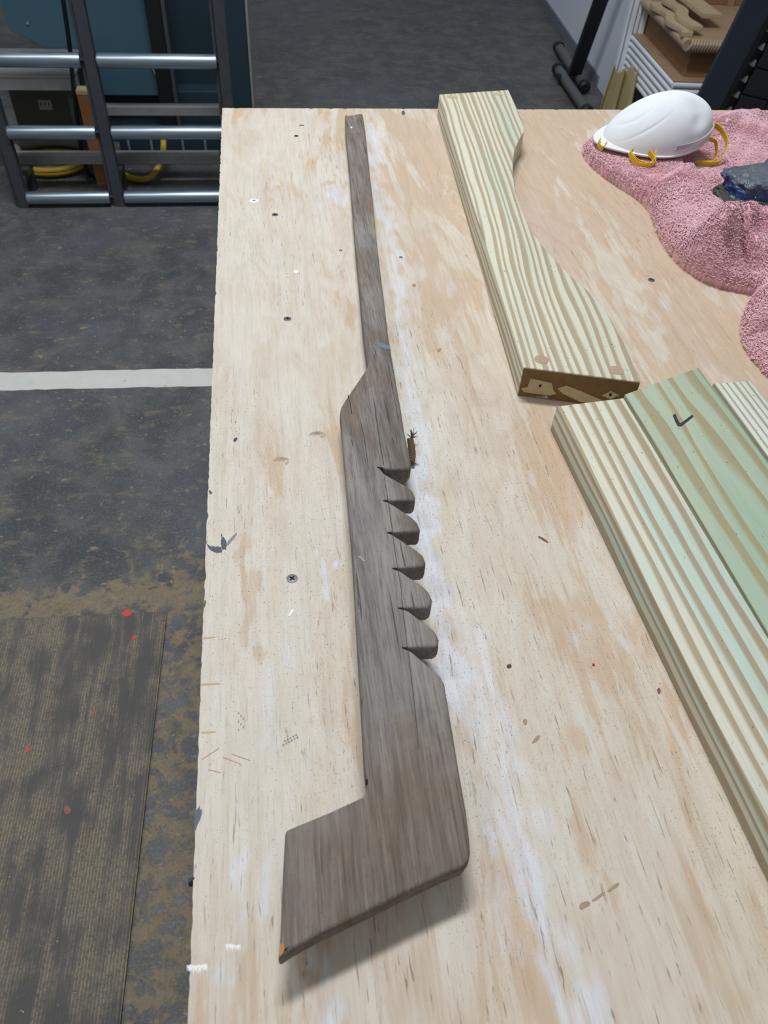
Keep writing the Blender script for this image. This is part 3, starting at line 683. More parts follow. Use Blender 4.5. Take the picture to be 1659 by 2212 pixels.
def towel_height(X, Y):
    sd = sdf_poly(X, Y, twp); s2 = sdf_poly(X, Y, FRONT)
    h = 0.015 * prof_(sd, .022) + 0.022 * prof_(s2, .016) * prof_(sd, .034)
    def ridge(P, w, a, p=2.0): return a * np.exp(-(seg_dist(X, Y, P) / w) ** p)
    amp = np.clip(sd / 0.045, 0, 1)
    k = ridge([tz(1300, 350, .02), tz(1360, 385, .02)], .030, .010) + ridge([tz(1430, 410, .04), tz(1470, 480, .04), tz(1520, 540, .04)], .040, .026)
    k -= ridge([tz(1300, 300, .02), tz(1440, 320, .02), tz(1540, 300, .02)], .05, .012)
    k += ridge([tz(1440, 345, .04), tz(1475, 370, .04), tz(1500, 430, .04), tz(1530, 470, .04)], .030, .022)
    k += ridge([tz(1500, 545, .04), tz(1555, 495, .06), tz(1620, 480, .06), tz(1700, 495, .06)], .028, .050)
    k += ridge([tz(1560, 560, .04), tz(1600, 520, .05), tz(1680, 550, .05)], .026, .026)
    k += ridge([tz(1650, 690, .03), tz(1640, 740, .03), tz(1690, 760, .03)], .05, .034)
    k += ridge([tz(1660, 640, .03), tz(1720, 700, .03)], .03, .03)
    k -= ridge([tz(1560, 560, .03), tz(1590, 585, .03), tz(1625, 600, .03)], .014, .045)
    k -= ridge([tz(1585, 505, .05), tz(1600, 545, .04), tz(1632, 585, .03)], .009, .034)
    k -= ridge([tz(1480, 470, .03), tz(1500, 520, .03)], .02, .012) + ridge([tz(1390, 385, .02), tz(1405, 410, .02)], .016, .014)
    # hollow behind the front roll where the flat back of the towel shows
    k -= ridge([tz(1540, 330, .01), tz(1560, 380, .01), tz(1610, 420, .01)], .055, .012)
    k += ridge([tz(1560, 275, .01), tz(1620, 262, .01), tz(1690, 300, .01)], .035, .012)
    k += 0.004 * np.sin(X * 60 + Y * 35) * np.sin(Y * 48 - X * 20) + .003 * np.sin(X * 110 - Y * 85)
    z = np.maximum(h + np.maximum(k, -h * .6) * amp, 0.001)
    q = np.hypot((X - .745) / .140, (Y - 1.455) / .125); f = np.clip((q - .80) / .35, 0, 1); f = f * f * (3 - 2 * f)
    z = np.where(z > .023, .023 + (z - .023) * f, z)          # pressed down under the mask
    return np.where(sd > 0, z, -1), sd
def towel():
    root = thing('bath_towel', 'crumpled pink terry towel under the white mask at the bench corner', 'towel', (0.85, 1.3, TAB))
    st = .0032; xs = np.arange(0.58, 1.22, st); ys = np.arange(0.70, 1.75, st); X, Y = np.meshgrid(xs, ys)
    Z, sd = towel_height(X, Y); ok = Z >= 0
    g = np.zeros(X.shape, int) - 1; ids = np.argwhere(ok); g[ok] = np.arange(len(ids))
    V = np.stack([X[ok] - .85, Y[ok] - 1.3, Z[ok] + .0006], -1)
    q = ok[:-1, :-1] & ok[1:, :-1] & ok[:-1, 1:] & ok[1:, 1:]
    F = np.stack([g[:-1, :-1][q], g[:-1, 1:][q], g[1:, 1:][q], g[1:, :-1][q]], -1)
    me = bpy.data.meshes.new('towel_cloth'); me.from_pydata(V.tolist(), [], F.tolist())
    bm = bmesh.new(); bm.from_mesh(me); bmesh.ops.delete(bm, geom=[v for v in bm.verts if not v.link_faces], context='VERTS')
    be = [e for e in bm.edges if e.is_boundary]; r_ = bmesh.ops.extrude_edge_only(bm, edges=be)
    for v in r_['geom']:
        if isinstance(v, bmesh.types.BMVert): v.co.z = 0.0002
    bmesh.ops.recalc_face_normals(bm, faces=bm.faces); bm.to_mesh(me); bm.free()
    me.polygons.foreach_set('use_smooth', [True] * len(me.polygons))
    gm = G('pink_terry'); o = gm.obj; n1 = gm.noise(o, 300, 2); n2 = gm.noise(o, 9, 3)
    col = gm.mix(n1, srgb(232, 170, 181), srgb(248, 210, 216)); col = gm.mix(gm.mth('MULTIPLY', gm.step(n2, .45, .7), .45), col, srgb(244, 210, 220))
    mt = gm.done(col, 0.95, gm.bump(n1, .5, .002), spec=.1, **{'Sheen Weight': 0.35, 'Sheen Roughness': 0.5})
    link('towel_cloth', me, mt, root)
    # terry loops: short bent tufts
    N = 100000; K = 300000
    fx = RNG.uniform(0.585, 1.15, K); fy = RNG.uniform(0.72, 1.73, K); z, sd = towel_height(fx, fy); k = (sd > .0006) & (fx < 0.60 + fy * .42); fx, fy, z = fx[k], fy[k], z[k]; n = len(fx)
    e = .002; zx = np.maximum(towel_height(fx + e, fy)[0], 0); zy = np.maximum(towel_height(fx, fy + e)[0], 0); zx0 = np.maximum(towel_height(fx - e, fy)[0], 0); zy0 = np.maximum(towel_height(fx, fy - e)[0], 0)
    gx, gy = (zx - zx0) / (2 * e), (zy - zy0) / (2 * e); wgt = np.minimum(np.sqrt(1 + gx * gx + gy * gy), 9); pick = RNG.choice(n, min(N, n), replace=False, p=wgt / wgt.sum())
    fx, fy, z, gx, gy = fx[pick], fy[pick], z[pick], gx[pick], gy[pick]; n = len(fx)
    nr = np.stack([-gx, -gy, np.ones(n)], -1); nr /= np.linalg.norm(nr, axis=1)[:, None]
    th = 2.4 * np.sin(fx * 23 + 1.3) + 2.1 * np.cos(fy * 19) + RNG.normal(0, .5, n)
    tg = np.stack([np.cos(th), np.sin(th), np.zeros(n)], -1); tg -= nr * (tg * nr).sum(1)[:, None]; tg /= np.linalg.norm(tg, axis=1)[:, None]; bt = np.cross(nr, tg)
    Lh = RNG.uniform(.0036, .0062, n)[:, None]; rad = RNG.uniform(.0007, .0010, n)[:, None]
    p0 = np.stack([fx - .85, fy - 1.3, z], -1); p1 = p0 + nr * Lh * .55 + tg * Lh * .3; p2 = p0 + nr * Lh * .62 + tg * Lh * .95
    rings = []
    for q_, (p, rr_) in enumerate(((p0, 1.0), (p1, 1.0), (p2, .35))):
        for a_ in (0, 2.094, 4.189): rings.append(p + rad * rr_ * (math.cos(a_) * bt + math.sin(a_) * (tg if q_ == 0 else nr)))
    VV = np.stack(rings, 1); VV[..., 2] = np.maximum(VV[..., 2], .0006)
    b_ = np.arange(n) * 9; T3 = []
    for r0 in (0, 3):
        for i in range(3):
            q = (i + 1) % 3; T3 += [np.stack([b_ + r0 + i, b_ + r0 + q, b_ + r0 + 3 + q], -1), np.stack([b_ + r0 + i, b_ + r0 + 3 + q, b_ + r0 + 3 + i], -1)]
    tri = np.concatenate(T3 + [np.stack([b_ + 6, b_ + 7, b_ + 8], -1)])
    me2 = bpy.data.meshes.new('terry_pile'); nv = n * 9
    me2.vertices.add(nv); me2.vertices.foreach_set('co', VV.reshape(-1).astype(np.float32)); nt = len(tri)
    me2.loops.add(nt * 3); me2.loops.foreach_set('vertex_index', tri.reshape(-1).astype(np.int32)); me2.polygons.add(nt)
    me2.polygons.foreach_set('loop_start', np.arange(0, nt * 3, 3, dtype=np.int32)); me2.update(); me2.validate()
    me2.polygons.foreach_set('use_smooth', [True] * nt)
    o2 = link('terry_pile', me2, mt, root); o2['kind'] = 'stuff'
    return root
towel()
def th1(x, y): return float(max(towel_height(np.array([x]), np.array([y]))[0][0], 0))

# ------------------------------------------------------------------ respirator mask
def mask():
    cx, cy = 0.757, 1.488; zb = TAB + 0.047
    root = thing('dust_mask', 'white cup-shaped dust mask with yellow straps lying on the pink towel', 'mask', (cx, cy, zb))
    root.rotation_euler = (math.radians(2), math.radians(-2), math.radians(2))
    A_, B_, H_ = 0.104, 0.072, 0.075; nu, nv = 180, 70; vs = []; fs = []
    def pt(a, t, off=0.0):
        c, s = math.cos(a), math.sin(a)
        k = max(0.0, 1 - t ** (1.75 if c < 0 else 2.3) * (1.0)) ** (0.62 if c < 0 else 0.52)
        k = k * abs(c) + max(0.0, 1 - t ** 2.0) ** 0.56 * (1 - abs(c))
        x = (A_ - off) * c * k + 0.022 * t; y = (B_ - off) * s * k + 0.004 * t
        z = (H_ - off) * t - 0.002 * math.cos(2 * a) * (1 - t)
        z += (.012 * max(0, c) ** 2 - .012 * max(0, -s) ** 2) * (1 - t) ** 2
        # pressed creases and the dent beside the nose clip
        z -= 0.006 * math.exp(-((x - .055) / .02) ** 2 - ((y + .028) / .018) ** 2)
        dl = abs((x + .01) * .5 + (z - .055) * -.85 + .012); cr = 0.0
        for o_ in (0.0, .016): cr += math.exp(-((dl - o_) / .0013) ** 2) * (1 if s < 0 else 0) * max(0, 1 - abs(t - .45) * 2.4)
        y += .0015 * min(cr, 1); z -= .001 * min(cr, 1)
        dn_ = math.exp(-((x - .060) / .016) ** 2 - ((z - .042) / .012) ** 2) * (1 if s < 0 else 0); y += .007 * dn_
        return (x, y, z)
    T_ = [0, .04, .08] + [i / (nv - 3) for i in range(3, nv - 2)] + [1.0]
    T_ = sorted(set(round(x, 4) for x in T_))
    nr = len(T_)
    for off in (0.0, 0.004):
        for t in T_:
            for i in range(nu): vs.append(pt(2 * math.pi * i / nu, t, off))
    for s_ in (0, 1):
        b0 = s_ * nr * nu
        for k in range(nr - 1):
            for i in range(nu):
                j = (i + 1) % nu; fs.append((b0 + k * nu + i, b0 + k * nu + j, b0 + (k + 1) * nu + j, b0 + (k + 1) * nu + i))
    m = MB(); m.add(vs, fs)
    mm = simple('white_mask_felt', srgb(232, 236, 240), 0.95, var=.05, scale=45, bump=.35, spec=.1)
    me = bpy.data.meshes.new('mask_shell'); me.from_pydata(m.v, [], m.f); me.validate(); me.polygons.foreach_set('use_smooth', [True] * len(me.polygons)); shell = link('mask_shell', me, mm, root)
    # flange round the rim, wider at both strap ends
    P = []
    vs, fs = [], []
    for i in range(nu):
        a = 2 * math.pi * i / nu; x, y, z = pt(a, 0); w = .0035 + (.016 if math.cos(a) < 0 else .003) * abs(math.cos(a)) ** 6
        nx, ny = math.cos(a), math.sin(a)
        for (dd, dz) in ((-.003, .0015), (w, .0005 - .004 * abs(math.cos(a)) ** 6), (w, -.0022 - .004 * abs(math.cos(a)) ** 6), (-.003, -.0015)): vs.append((x + nx * dd, y + ny * dd, z + dz))
    for i in range(nu):
        j = (i + 1) % nu
        for k in range(4): fs.append((i * 4 + k, j * 4 + k, j * 4 + (k + 1) % 4, i * 4 + (k + 1) % 4))
    m = MB(); m.add(vs, fs); m.build('mask_rim', simple('rim_felt', srgb(228, 228, 226), .9, var=.1, scale=300, bump=.3), root, smooth=.9)
    # aluminium nose clip bent round the front right
    vs, fs = [], []; q = 16
    for k in range(q):
        f = k / (q - 1); a = math.radians(-86 + 72 * f); t = .11 + .04 * f; p = pt(a, t); p2 = pt(a, t + .085)
        for (pp, o_) in ((p, .0008), (p2, .0008), (p2, .0040), (p, .0040)):
            vs.append((pp[0] + math.cos(a) * o_ * 1.2, pp[1] + math.sin(a) * o_ * 1.2, pp[2] + o_ * .3))
    for k in range(q - 1):
        for i in range(4): fs.append((k * 4 + i, k * 4 + (i + 1) % 4, k * 4 + 4 + (i + 1) % 4, k * 4 + 4 + i))
    fs += [(3, 2, 1, 0), tuple((q - 1) * 4 + i for i in range(4))]
    m = MB(); m.add(vs, fs); g = G('bright_aluminium'); n = g.noise(g.obj, 220, 3)
    m.build('nose_clip', g.done(srgb(206, 208, 210), .34, g.bump(n, .25, .0008), .45), root, smooth=.9)
    # inside of the cup: grey valve seat seen under the lifted rim
    # elastic straps
    def ribbon(path, w, name='strap'):
        P = [Vector(p) for p in path]; Q = []
        for i in range(len(P) - 1):               # Catmull-Rom
            a, b, c, d = P[max(i - 1, 0)], P[i], P[i + 1], P[min(i + 2, len(P) - 1)]
            for k in range(8):
                t = k / 8; Q.append(0.5 * ((2 * b) + (c - a) * t + (2 * a - 5 * b + 4 * c - d) * t * t + (3 * b - a - 3 * c + d) * t ** 3))
        Q.append(P[-1]); vs, fs = [], []
        for i, p in enumerate(Q):
            t = (Q[min(i + 1, len(Q) - 1)] - Q[max(i - 1, 0)]).normalized(); up = Vector((0, -.25, 1)); sd = t.cross(up)
            sd = sd.normalized() if sd.length > .05 else Vector((0, 1, 0)); wd = sd.cross(t).normalized()
            for (a_, b_) in ((-1, -1), (1, -1), (1, 1), (-1, 1)): vs.append(p + wd * (a_ * w / 2) + sd * (b_ * .0006))
        n = len(Q)
        for i in range(n - 1):
            for k in range(4): fs.append((i * 4 + k, i * 4 + (k + 1) % 4, i * 4 + 4 + (k + 1) % 4, i * 4 + 4 + k))
        fs += [(3, 2, 1, 0), tuple((n - 1) * 4 + i for i in range(4))]
        m = MB(); m.add(vs, fs); m.build(name, M_YELLOW, root, smooth=.8)
    def on(x, y, h=.005):                       # a point resting on the towel, in the mask's frame
        return (x, y, TAB + th1(cx + x, cy + y) + h - zb)
    ribbon([(-.116, -.010, .000), (-.122, -.016, -.004), (-.116, -.026, -.010), (-.106, -.018, -.002)], .010)
    ribbon([(-.030, -.074, .000), on(-.036, -.088, .014), on(-.052, -.098, .011), on(-.070, -.090, .012), (-.078, -.070, -.002), (-.070, -.062, .000)], .011)
    ribbon([(-.078, -.066, -.002), on(-.066, -.086, .013), on(-.048, -.100, .013), on(-.034, -.090, .014), (-.042, -.072, .000)], .010)
    ribbon([(.104, .000, .008), (.120, .000, .012), (.134, -.014, .004), (.138, -.036, -.010), on(.124, -.056, .008), on(.098, -.064, .007), on(.070, -.058, .007)], .010)
    ribbon([(.104, -.024, -.004), (.116, -.032, -.008), on(.118, -.046, .010), on(.104, -.058, .007), on(.080, -.056, .006)], .008)
    return root
mask()

# ------------------------------------------------------------------ glossy blue lump
def glove():
    x0, y0 = at(1625, 405, TAB + .04); z0 = TAB + th1(x0, y0) + .034
    root = thing('crusted_glove', 'shiny dark blue lump crusted with grey dust in the towel hollow', 'glove', (x0, y0, z0))
    def lump(name, c, s, seed, mat, flat=0.0, rot=0.0):
        bm = bmesh.new(); bmesh.ops.create_icosphere(bm, subdivisions=5, radius=1.0)
        from mathutils import noise as nz
        for v in bm.verts:
            p = v.co.copy(); e = Vector((abs(p.x) ** .8 * math.copysign(1, p.x), abs(p.y) ** .8 * math.copysign(1, p.y), abs(p.z) ** .6 * math.copysign(1, p.z)))
            n1 = nz.noise(p * 1.7 + Vector((seed, 0, 0))); n2 = nz.noise(p * 6 + Vector((0, seed, 0))); n3 = nz.noise(p * 15 + Vector((0, 0, seed)))
            e *= 1 + .16 * n1 + .07 * n2 + .045 * n3
            q = Vector((e.x * s[0], e.y * s[1], e.z * s[2])); ca, sa = math.cos(rot), math.sin(rot)
            v.co = Vector((q.x * ca - q.y * sa + c[0], q.x * sa + q.y * ca + c[1], q.z + c[2]))
        me = bpy.data.meshes.new(name); bm.to_mesh(me); bm.free(); me.polygons.foreach_set('use_smooth', [True] * len(me.polygons))
        return link(name, me, mat, root)
    g = G('blue_rubber_crust'); o = g.obj; geo = g.node('ShaderNodeNewGeometry'); nz_ = g.xyz(geo.outputs['Normal'])[2]
    n = g.noise(g.map(o, (60, 110, 60)), 1.0, 5, .65); f = g.step(g.mth('ADD', g.xyz(o)[2], g.mth('MULTIPLY', g.mth('SUBTRACT', n, .5), .05)), .010, .030)
    col = g.mix(f, srgb(20, 56, 104), g.mix(n, srgb(62, 74, 92), srgb(112, 114, 116)))
    mt = g.done(col, g.mth('ADD', .10, g.mth('MULTIPLY', f, .34)), g.bump(g.noise(o, 70, 4, .6), 1.0, .006), spec=.6)
    lump('palm', (0.02, -0.01, 0.004), (.085, .052, .030), 3, mt, rot=.1)
    lump('thumb', (0.055, 0.035, 0.012), (.055, .024, .020), 9, mt, rot=1.0)
    g = G('dark_rubber'); o = g.obj; n = g.noise(o, 80, 4); mt2 = g.done(g.mix(n, srgb(46, 50, 50), srgb(82, 84, 82)), .22, g.bump(n, .7, .003))
    lump('cuff', (0.012, -0.018, -0.010), (.088, .056, .016), 5, mt2, rot=.1)
glove()

# ------------------------------------------------------------------ floor mat
ma = [at(360, 1318, .012), at(270, 2212, .012)]
mat_ang = -math.atan2(ma[0][0] - ma[1][0], ma[0][1] - ma[1][1])
mt_ = thing('rubber_mat', 'dusty black ribbed rubber mat on the floor beside the bench', 'mat', (ma[0][0], ma[0][1], 0), mat_ang + math.radians(-0.6))
P = [(0, 0), (0, -1.5), (-0.95, -1.5), (-0.95, 0)]; slab('mat_sheet', P, [(.0, 0.0), (.0, .008), (.003, .011), (.008, .012)], M_MAT, mt_)
mo = Matrix.Rotation(mt_.rotation_euler.z, 2); inv = mo.inverted()
for (u, v, rr_) in ((275, 1325, .0105), (290, 1378, .0055), (60, 1620, .005)):
    x, y = at(u, v, .012); q = inv @ Vector((x - ma[0][0], y - ma[0][1])); slab('red_paint_spot', blob_outline(q.x, q.y, rr_, rr_, 10, .15), [(0, .0115), (0, .0128)], M_REDP, mt_)
for (u, v, rr_) in ((200, 1540, .008), (145, 1750, .009)):
    x, y = at(u, v, .012); q = inv @ Vector((x - ma[0][0], y - ma[0][1])); slab('red_paint_spot', blob_outline(q.x, q.y, rr_ * .7, rr_, 10, .3), [(0, .0115), (0, .0124)], M_RUST, mt_)

# wood chips scattered on floor and bench (too many to count)
def chips(name, label, n, sampler, mat, size):
    m = MB()
    for _ in range(n):
        x, y, z = sampler(); l = random.uniform(*size); w = l * random.uniform(.12, .45); h = random.uniform(.0004, .0012); a = random.uniform(0, math.pi)
        m.box((x, y, z + h / 2 + .0002), (l, w, h), Matrix.Rotation(a, 3, 'Z'))
    o = m.build(name, mat); o['kind'] = 'stuff'; o['label'] = label; o['category'] = 'shavings'; return o
def fs():
    y = random.uniform(.25, 6.2); x = random.uniform(-1.0, -.1) if y < 3 else random.uniform(-.04, 1.6)
    if x < -.27 and y < 1.18: return fs()
    return x, y, 0.0
chips('floor_shavings', 'small pale wood chips strewn over the dark floor', 460, fs, M_CHIPF, (.002, .010))
def fs2():
    return random.uniform(-.95, -.32), random.uniform(.3, 1.1), .012
chips('mat_shavings', 'tiny pale wood chips strewn on the rubber mat', 90, fs2, M_CHIPF, (.0015, .004))

# ------------------------------------------------------------------ tube rack
RY = 3.22
rack = thing('tube_rack', 'dark steel rack with galvanised cross tubes at the floor left of the bench', 'rack', (-0.6, RY, 0))
for x in (-0.995, -0.618, -0.140):
    m = MB(); m.box((0, 0, .55), (.040, .045, 1.1)); m.build('upright', M_DSTEEL, rack, bevel=.003, loc=(x + .6, 0, 0))
    m = MB(); m.box((0, 0, .55), (.012, .10, 1.1)); m.build('upright_flange', M_DSTEEL, rack, bevel=.002, loc=(x + .6 - .028, .04, 0))
for z in (0.036, 0.291, 0.543, 0.80, 1.05):
    for xa, xb in ((-0.975, -0.652), (-0.592, -0.166)):
        m = MB(); m.tube([(xa + .6, -.012, 0), (xa + .606, -.012, 0), (xb + .594, -.012, 0), (xb + .6, -.012, 0)], [.0235, .0250, .0250, .0235], 24); m.build('galvanised_tube', M_GALV, rack, smooth=.8, loc=(0, 0, z))
        m = MB(); m.tube([(xa + .57, -.012, 0), (xb + .63, -.012, 0)], .008, 10); m.build('axle', M_BLACK, rack, loc=(0, 0, z))
m = MB(); m.box((0, 0, 0), (.46, .040, .036)); m.build('rear_rail', M_GSTEEL, rack, bevel=.003, loc=(.19, .15, .318))
m = MB(); m.box((0, 0, 0), (.84, .045, .040)); m.build('rear_rail', M_GSTEEL, rack, bevel=.003, loc=(-.02, .15, .130))
for x in (-.39, -.02, .46):
    m = MB(); m.box((0, 0, 0), (.04, .16, .03)); m.build('foot', M_DSTEEL, rack, bevel=.003, loc=(x, .09, .095))
    m = MB(); m.box((0, 0, 0), (.035, .035, .12)); m.build('foot_post', M_DSTEEL, rack, loc=(x, .15, .055))

# ------------------------------------------------------------------ teal machine behind the rack
MY = 3.8
mc = thing('teal_machine', 'tall dark teal machine cabinet behind the tube rack', 'machine', (-0.5, MY, 0))
def bx_(name, x0, x1, y0, y1, z0, z1, mat, bevel=.004):
    m = MB(); m.box((0, 0, 0), (x1 - x0, y1 - y0, z1 - z0)); return m.build(name, mat, mc, bevel=bevel, loc=((x0 + x1) / 2 + .5, (y0 + y1) / 2 - MY, (z0 + z1) / 2))
bx_('front_panel', -.76, -.45, 3.80, 4.3, .222, 1.9, M_TEAL)
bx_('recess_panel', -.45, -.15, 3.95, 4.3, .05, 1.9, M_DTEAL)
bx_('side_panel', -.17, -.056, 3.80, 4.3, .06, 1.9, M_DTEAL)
bx_('edge_strip', -.056, -.046, 3.79, 4.3, .06, 1.9, M_GSTEEL, .002)
bx_('corner_post', -.46, -.395, 3.74, 3.82, .0, 1.9, M_BLACK)
bx_('post_angle', -.394, -.378, 3.72, 3.80, .0, 1.9, M_DSTEEL, .002)
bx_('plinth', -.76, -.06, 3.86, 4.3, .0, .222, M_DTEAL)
bx_('plinth_front', -.66, -.10, 3.70, 3.84, .02, .09, M_DTEAL)
for x in (-.62, -.52, -.38, -.28): 
    m = MB(); m.tube([(0, 0, 0), (0, 0, .10)], .012, 8); m.build('levelling_foot', M_GSTEEL, mc, loc=(x + .5, -.09, .0))
# sloping hopper on the left
hp = [(-1.06, .80), (-1.031, .473), (-.893, .401), (-.76, .33), (-.70, .33), (-.70, 1.5), (-1.1, 1.5)]
n = len(hp); vs = [(x + .5, 0.0, z) for x, z in hp] + [(x + .5, .35, z) for x, z in hp]
m = MB(); m.add(vs, [tuple(range(n)), tuple(range(2 * n - 1, n - 1, -1))] + [(i, n + i, n + (i + 1) % n, (i + 1) % n) for i in range(n)]); m.build('hopper', M_TEAL, mc, bevel=.003)
m = MB(); m.tube([(-.08, 0, 0), (.08, 0, 0)], .003, 6); m.build('latch_wire', M_CHIP, mc, loc=(.04, -.008, .30), rot=(0, 1.2, 0))
for (x, z) in ((-.15, .62), (-.15, .50)): 
    m = MB(); m.tube([(0, 0, 0), (0, -.006, 0)], .005, 8); m.build('bolt', M_GSTEEL, mc, loc=(x - .30, 0, z))

# low steel table beyond the rack
st = thing('steel_table', 'low grey steel table beyond the left end of the tube rack', 'table', (-1.19, 3.62, 0))
m = MB(); m.box((0, 0, 0), (.90, .34, .008)); m.build('table_top', simple('worn_steel_top', srgb(132, 128, 126), .5, .2, .3, 9), st, loc=(0, 0, .404))
m = MB(); m.box((0, 0, 0), (.90, .012, .040)); m.build('front_edge', M_GSTEEL, st, loc=(0, -.164, .380))
for x in (-.42, .42):
    for y in (-.14, .14):
        m = MB(); m.box((0, 0, 0), (.03, .03, .40)); m.build('leg', M_DSTEEL, st, loc=(x, y, .20))
ob = thing('outlet_box', 'grey metal box with a small outlet plate under the low steel table', 'box', (-.95, 3.77, 0))
m = MB(); m.box((0, 0, 0), (.26, .12, .30)); m.build('box_body', simple('grey_box', srgb(96, 92, 84), .7, 0, .2, 8), ob, bevel=.01, loc=(0, 0, .15))
m = MB(); m.box((0, 0, 0), (.055, .006, .040)); pl = m.build('outlet_plate', simple('plate_white', srgb(188, 186, 178), .5), ob, bevel=.002, loc=(.01, -.062, .215))
for x in (-.016, 0, .016): 
    m = MB(); m.box((0, 0, 0), (.004, .004, .010)); m.build('socket_slot', M_HOLE, pl, loc=(x, -.003, .004))
wb_ = thing('wood_block', 'upright orange-brown wood block between the outlet box and tube rack', 'wood block', (-.690, 3.425, 0))
m = MB(); m.box((0, 0, 0), (.044, .05, .36)); m.build('block', M_ORANGE, wb_, bevel=.002, loc=(-.021, 0, .18)); m = MB(); m.box((0, 0, 0), (.036, .05, .36)); m.build('block', M_ORANGE, wb_, bevel=.002, loc=(.022, .003, .18))
m = MB(); m.box((0, 0, 0), (.09, .055, .018)); m.build('pale_cap', M_CHIP, wb_, bevel=.003, loc=(0, 0, .369))
# hoses and cord
def hose(name, label, pts, r_, mat, cat='hose'):
    Q = []; P = [Vector(p) for p in pts]
    for i in range(len(P) - 1):
        a, b, c, d = P[max(i - 1, 0)], P[i], P[i + 1], P[min(i + 2, len(P) - 1)]
        for k in range(10):
            t = k / 10; Q.append(0.5 * ((2 * b) + (c - a) * t + (2 * a - 5 * b + 4 * c - d) * t * t + (3 * b - a - 3 * c + d) * t ** 3))
    Q.append(P[-1]); m = MB(); m.tube(Q, r_, 10); return tag(m.build(name, mat, smooth=1), label, cat)
gd = [(-.93 + .15 * math.cos(a), 3.575 + .09 * math.sin(a), .085) for a in [math.radians(200 - 20 * i) for i in range(11)]]
hose('grey_duct', 'thick grey flexible duct curved over the coiled yellow hose', [(gd[0][0], gd[0][1] - .03, .03)] + gd + [(gd[-1][0], gd[-1][1] - .03, .03)], .026, simple('dusty_grey_duct', srgb(128, 124, 118), .8, 0, .2, 15), 'duct')
hc = [(-.935 + .135 * math.cos(a), 3.575 + .11 * math.sin(a), .016 + .012 * (k / 14)) for k, a in enumerate([math.radians(60 + 25 * i) for i in range(28)])]
hose('yellow_hose', 'yellow hose coiled on the floor between the left rack uprights', hc, .013, M_YELLOWHOSE)
hose('yellow_hose', 'yellow hose loop hanging behind the middle rack upright', [(-.46, 3.60, .15), (-.445, 3.55, .13), (-.455, 3.47, .08), (-.50, 3.42, .03), (-.56, 3.42, .016), (-.63, 3.45, .03), (-.655, 3.50, .10)], .013, M_YELLOWHOSE)
hose('power_cord', 'black power cord hanging down past the low steel table', [(-.70, 3.425, 1.2), (-.705, 3.425, .8), (-.722, 3.425, .55), (-.742, 3.425, .40), (-.758, 3.425, .26), (-.772, 3.43, .12), (-.75, 3.45, .012), (-.64, 3.56, .010)], .0085, M_BLACK, 'cord')

# ------------------------------------------------------------------ pipe-footed stand
sd_ = thing('pipe_stand', 'black leaning post on two pipe feet in front of the white wall', 'stand', (1.795, 4.80, 0))
x, z = atY(1238, 168, 4.66); p0 = Vector((x - 1.795, 4.66 - 4.80, z)); x, z = atY(1298, 0, 4.50); p1 = Vector((x - 1.795, 4.50 - 4.80, z))
pd = (p1 - p0) / (p1.z - p0.z); vs = []
for z in (.056, 1.25):
    q = p0 + pd * (z - p0.z)
    for (dx, dy) in ((-.036, -.02), (.036, -.02), (.036, .02), (-.036, .02)): vs.append((q.x + dx, q.y + dy, z))
m = MB(); m.add(vs, [(3, 2, 1, 0), (4, 5, 6, 7), (0, 1, 5, 4), (1, 2, 6, 5), (2, 3, 7, 6), (3, 0, 4, 7)]); m.build('post', M_BLACK, sd_, bevel=.004)
M_PIPE = simple('dull_iron_pipe', srgb(88, 92, 94), .6, 0, .15, 30)
for k, (xa, ya, xb_, yb) in enumerate(((1.842, 5.20, 1.793, 4.52), (1.722, 4.80, 1.690, 4.15))):
    m = MB(); m.tube([(xa - 1.795, ya - 4.80, .040), (xb_ - 1.795, yb - 4.80, .040)], .026, 14); p_ = m.build('pipe_foot', M_PIPE, sd_, smooth=.8)
    for (x, y) in ((xa, ya), (xb_, yb)):
        m = MB(); d_ = .03 if y > 4.7 else -.03
        m.tube([(x - 1.795, y - 4.80 - d_ * .5, .040), (x - 1.795, y - 4.80 + d_ * .6, .040), (x - 1.795, y - 4.80 + d_ * .9, .040)], [.034, .034, .022], 14); m.build('rubber_cap', M_BLACK, p_, smooth=.6)
m = MB(); m.box((-.05, -.14, .040), (.13, .05, .034)); m.build('cross_plate', M_BLACK, sd_, bevel=.004)

# ------------------------------------------------------------------ moulding samples stacked by the wall end
SX, SY = 1.90, 3.70                           # front left corner of the stack
def stack_thing(name, label, cat, z): return thing(name, label, cat, (SX, SY, z), WR)
RB = .150
su = stack_thing('dark_crate', 'dark crate hidden under the white reeded box by the wall', 'crate', 0)
m = MB(); m.box((.34, .39, RB / 2), (.52, .60, RB)); m.build('crate_body', M_BLACK, su, bevel=.004)
rb = stack_thing('reeded_box', 'white reeded moulding box with tan top under the wooden plinth', 'moulding box', RB)
m = MB(); m.box((.34, .385, .090), (.66, .75, .176)); m.build('box_core', M_TANW, rb)
for k in range(6):
    z = .018 + k * .0298
    m = MB(); m.tube([(0.004, .0, z), (0.004, .77, z)], .0135, 12); m.build('reed', M_WHITETRIM, rb, smooth=1)
    m = MB(); m.tube([(.0, .004, z), (.68, .004, z)], .0135, 12); m.build('reed', M_WHITETRIM, rb, smooth=1)
m = MB(); m.box((.34, .385, .183), (.685, .775, .008)); m.build('top_board', M_TANW, rb, bevel=.002)
pb = stack_thing('wooden_plinth', 'brown wooden plinth box with a rope-carved top edge on the reeded box', 'plinth', .337)
m = MB(); m.box((.36, .40, .062), (.60, .69, .124)); m.build('plinth_body', M_BRNW, pb, bevel=.003)
m = MB(); m.box((.36, .40, .142), (.66, .74, .034)); m.build('plinth_top', M_TANW, pb, bevel=.003)
m = MB(); path = [(.03, .03 + .0, .140)]
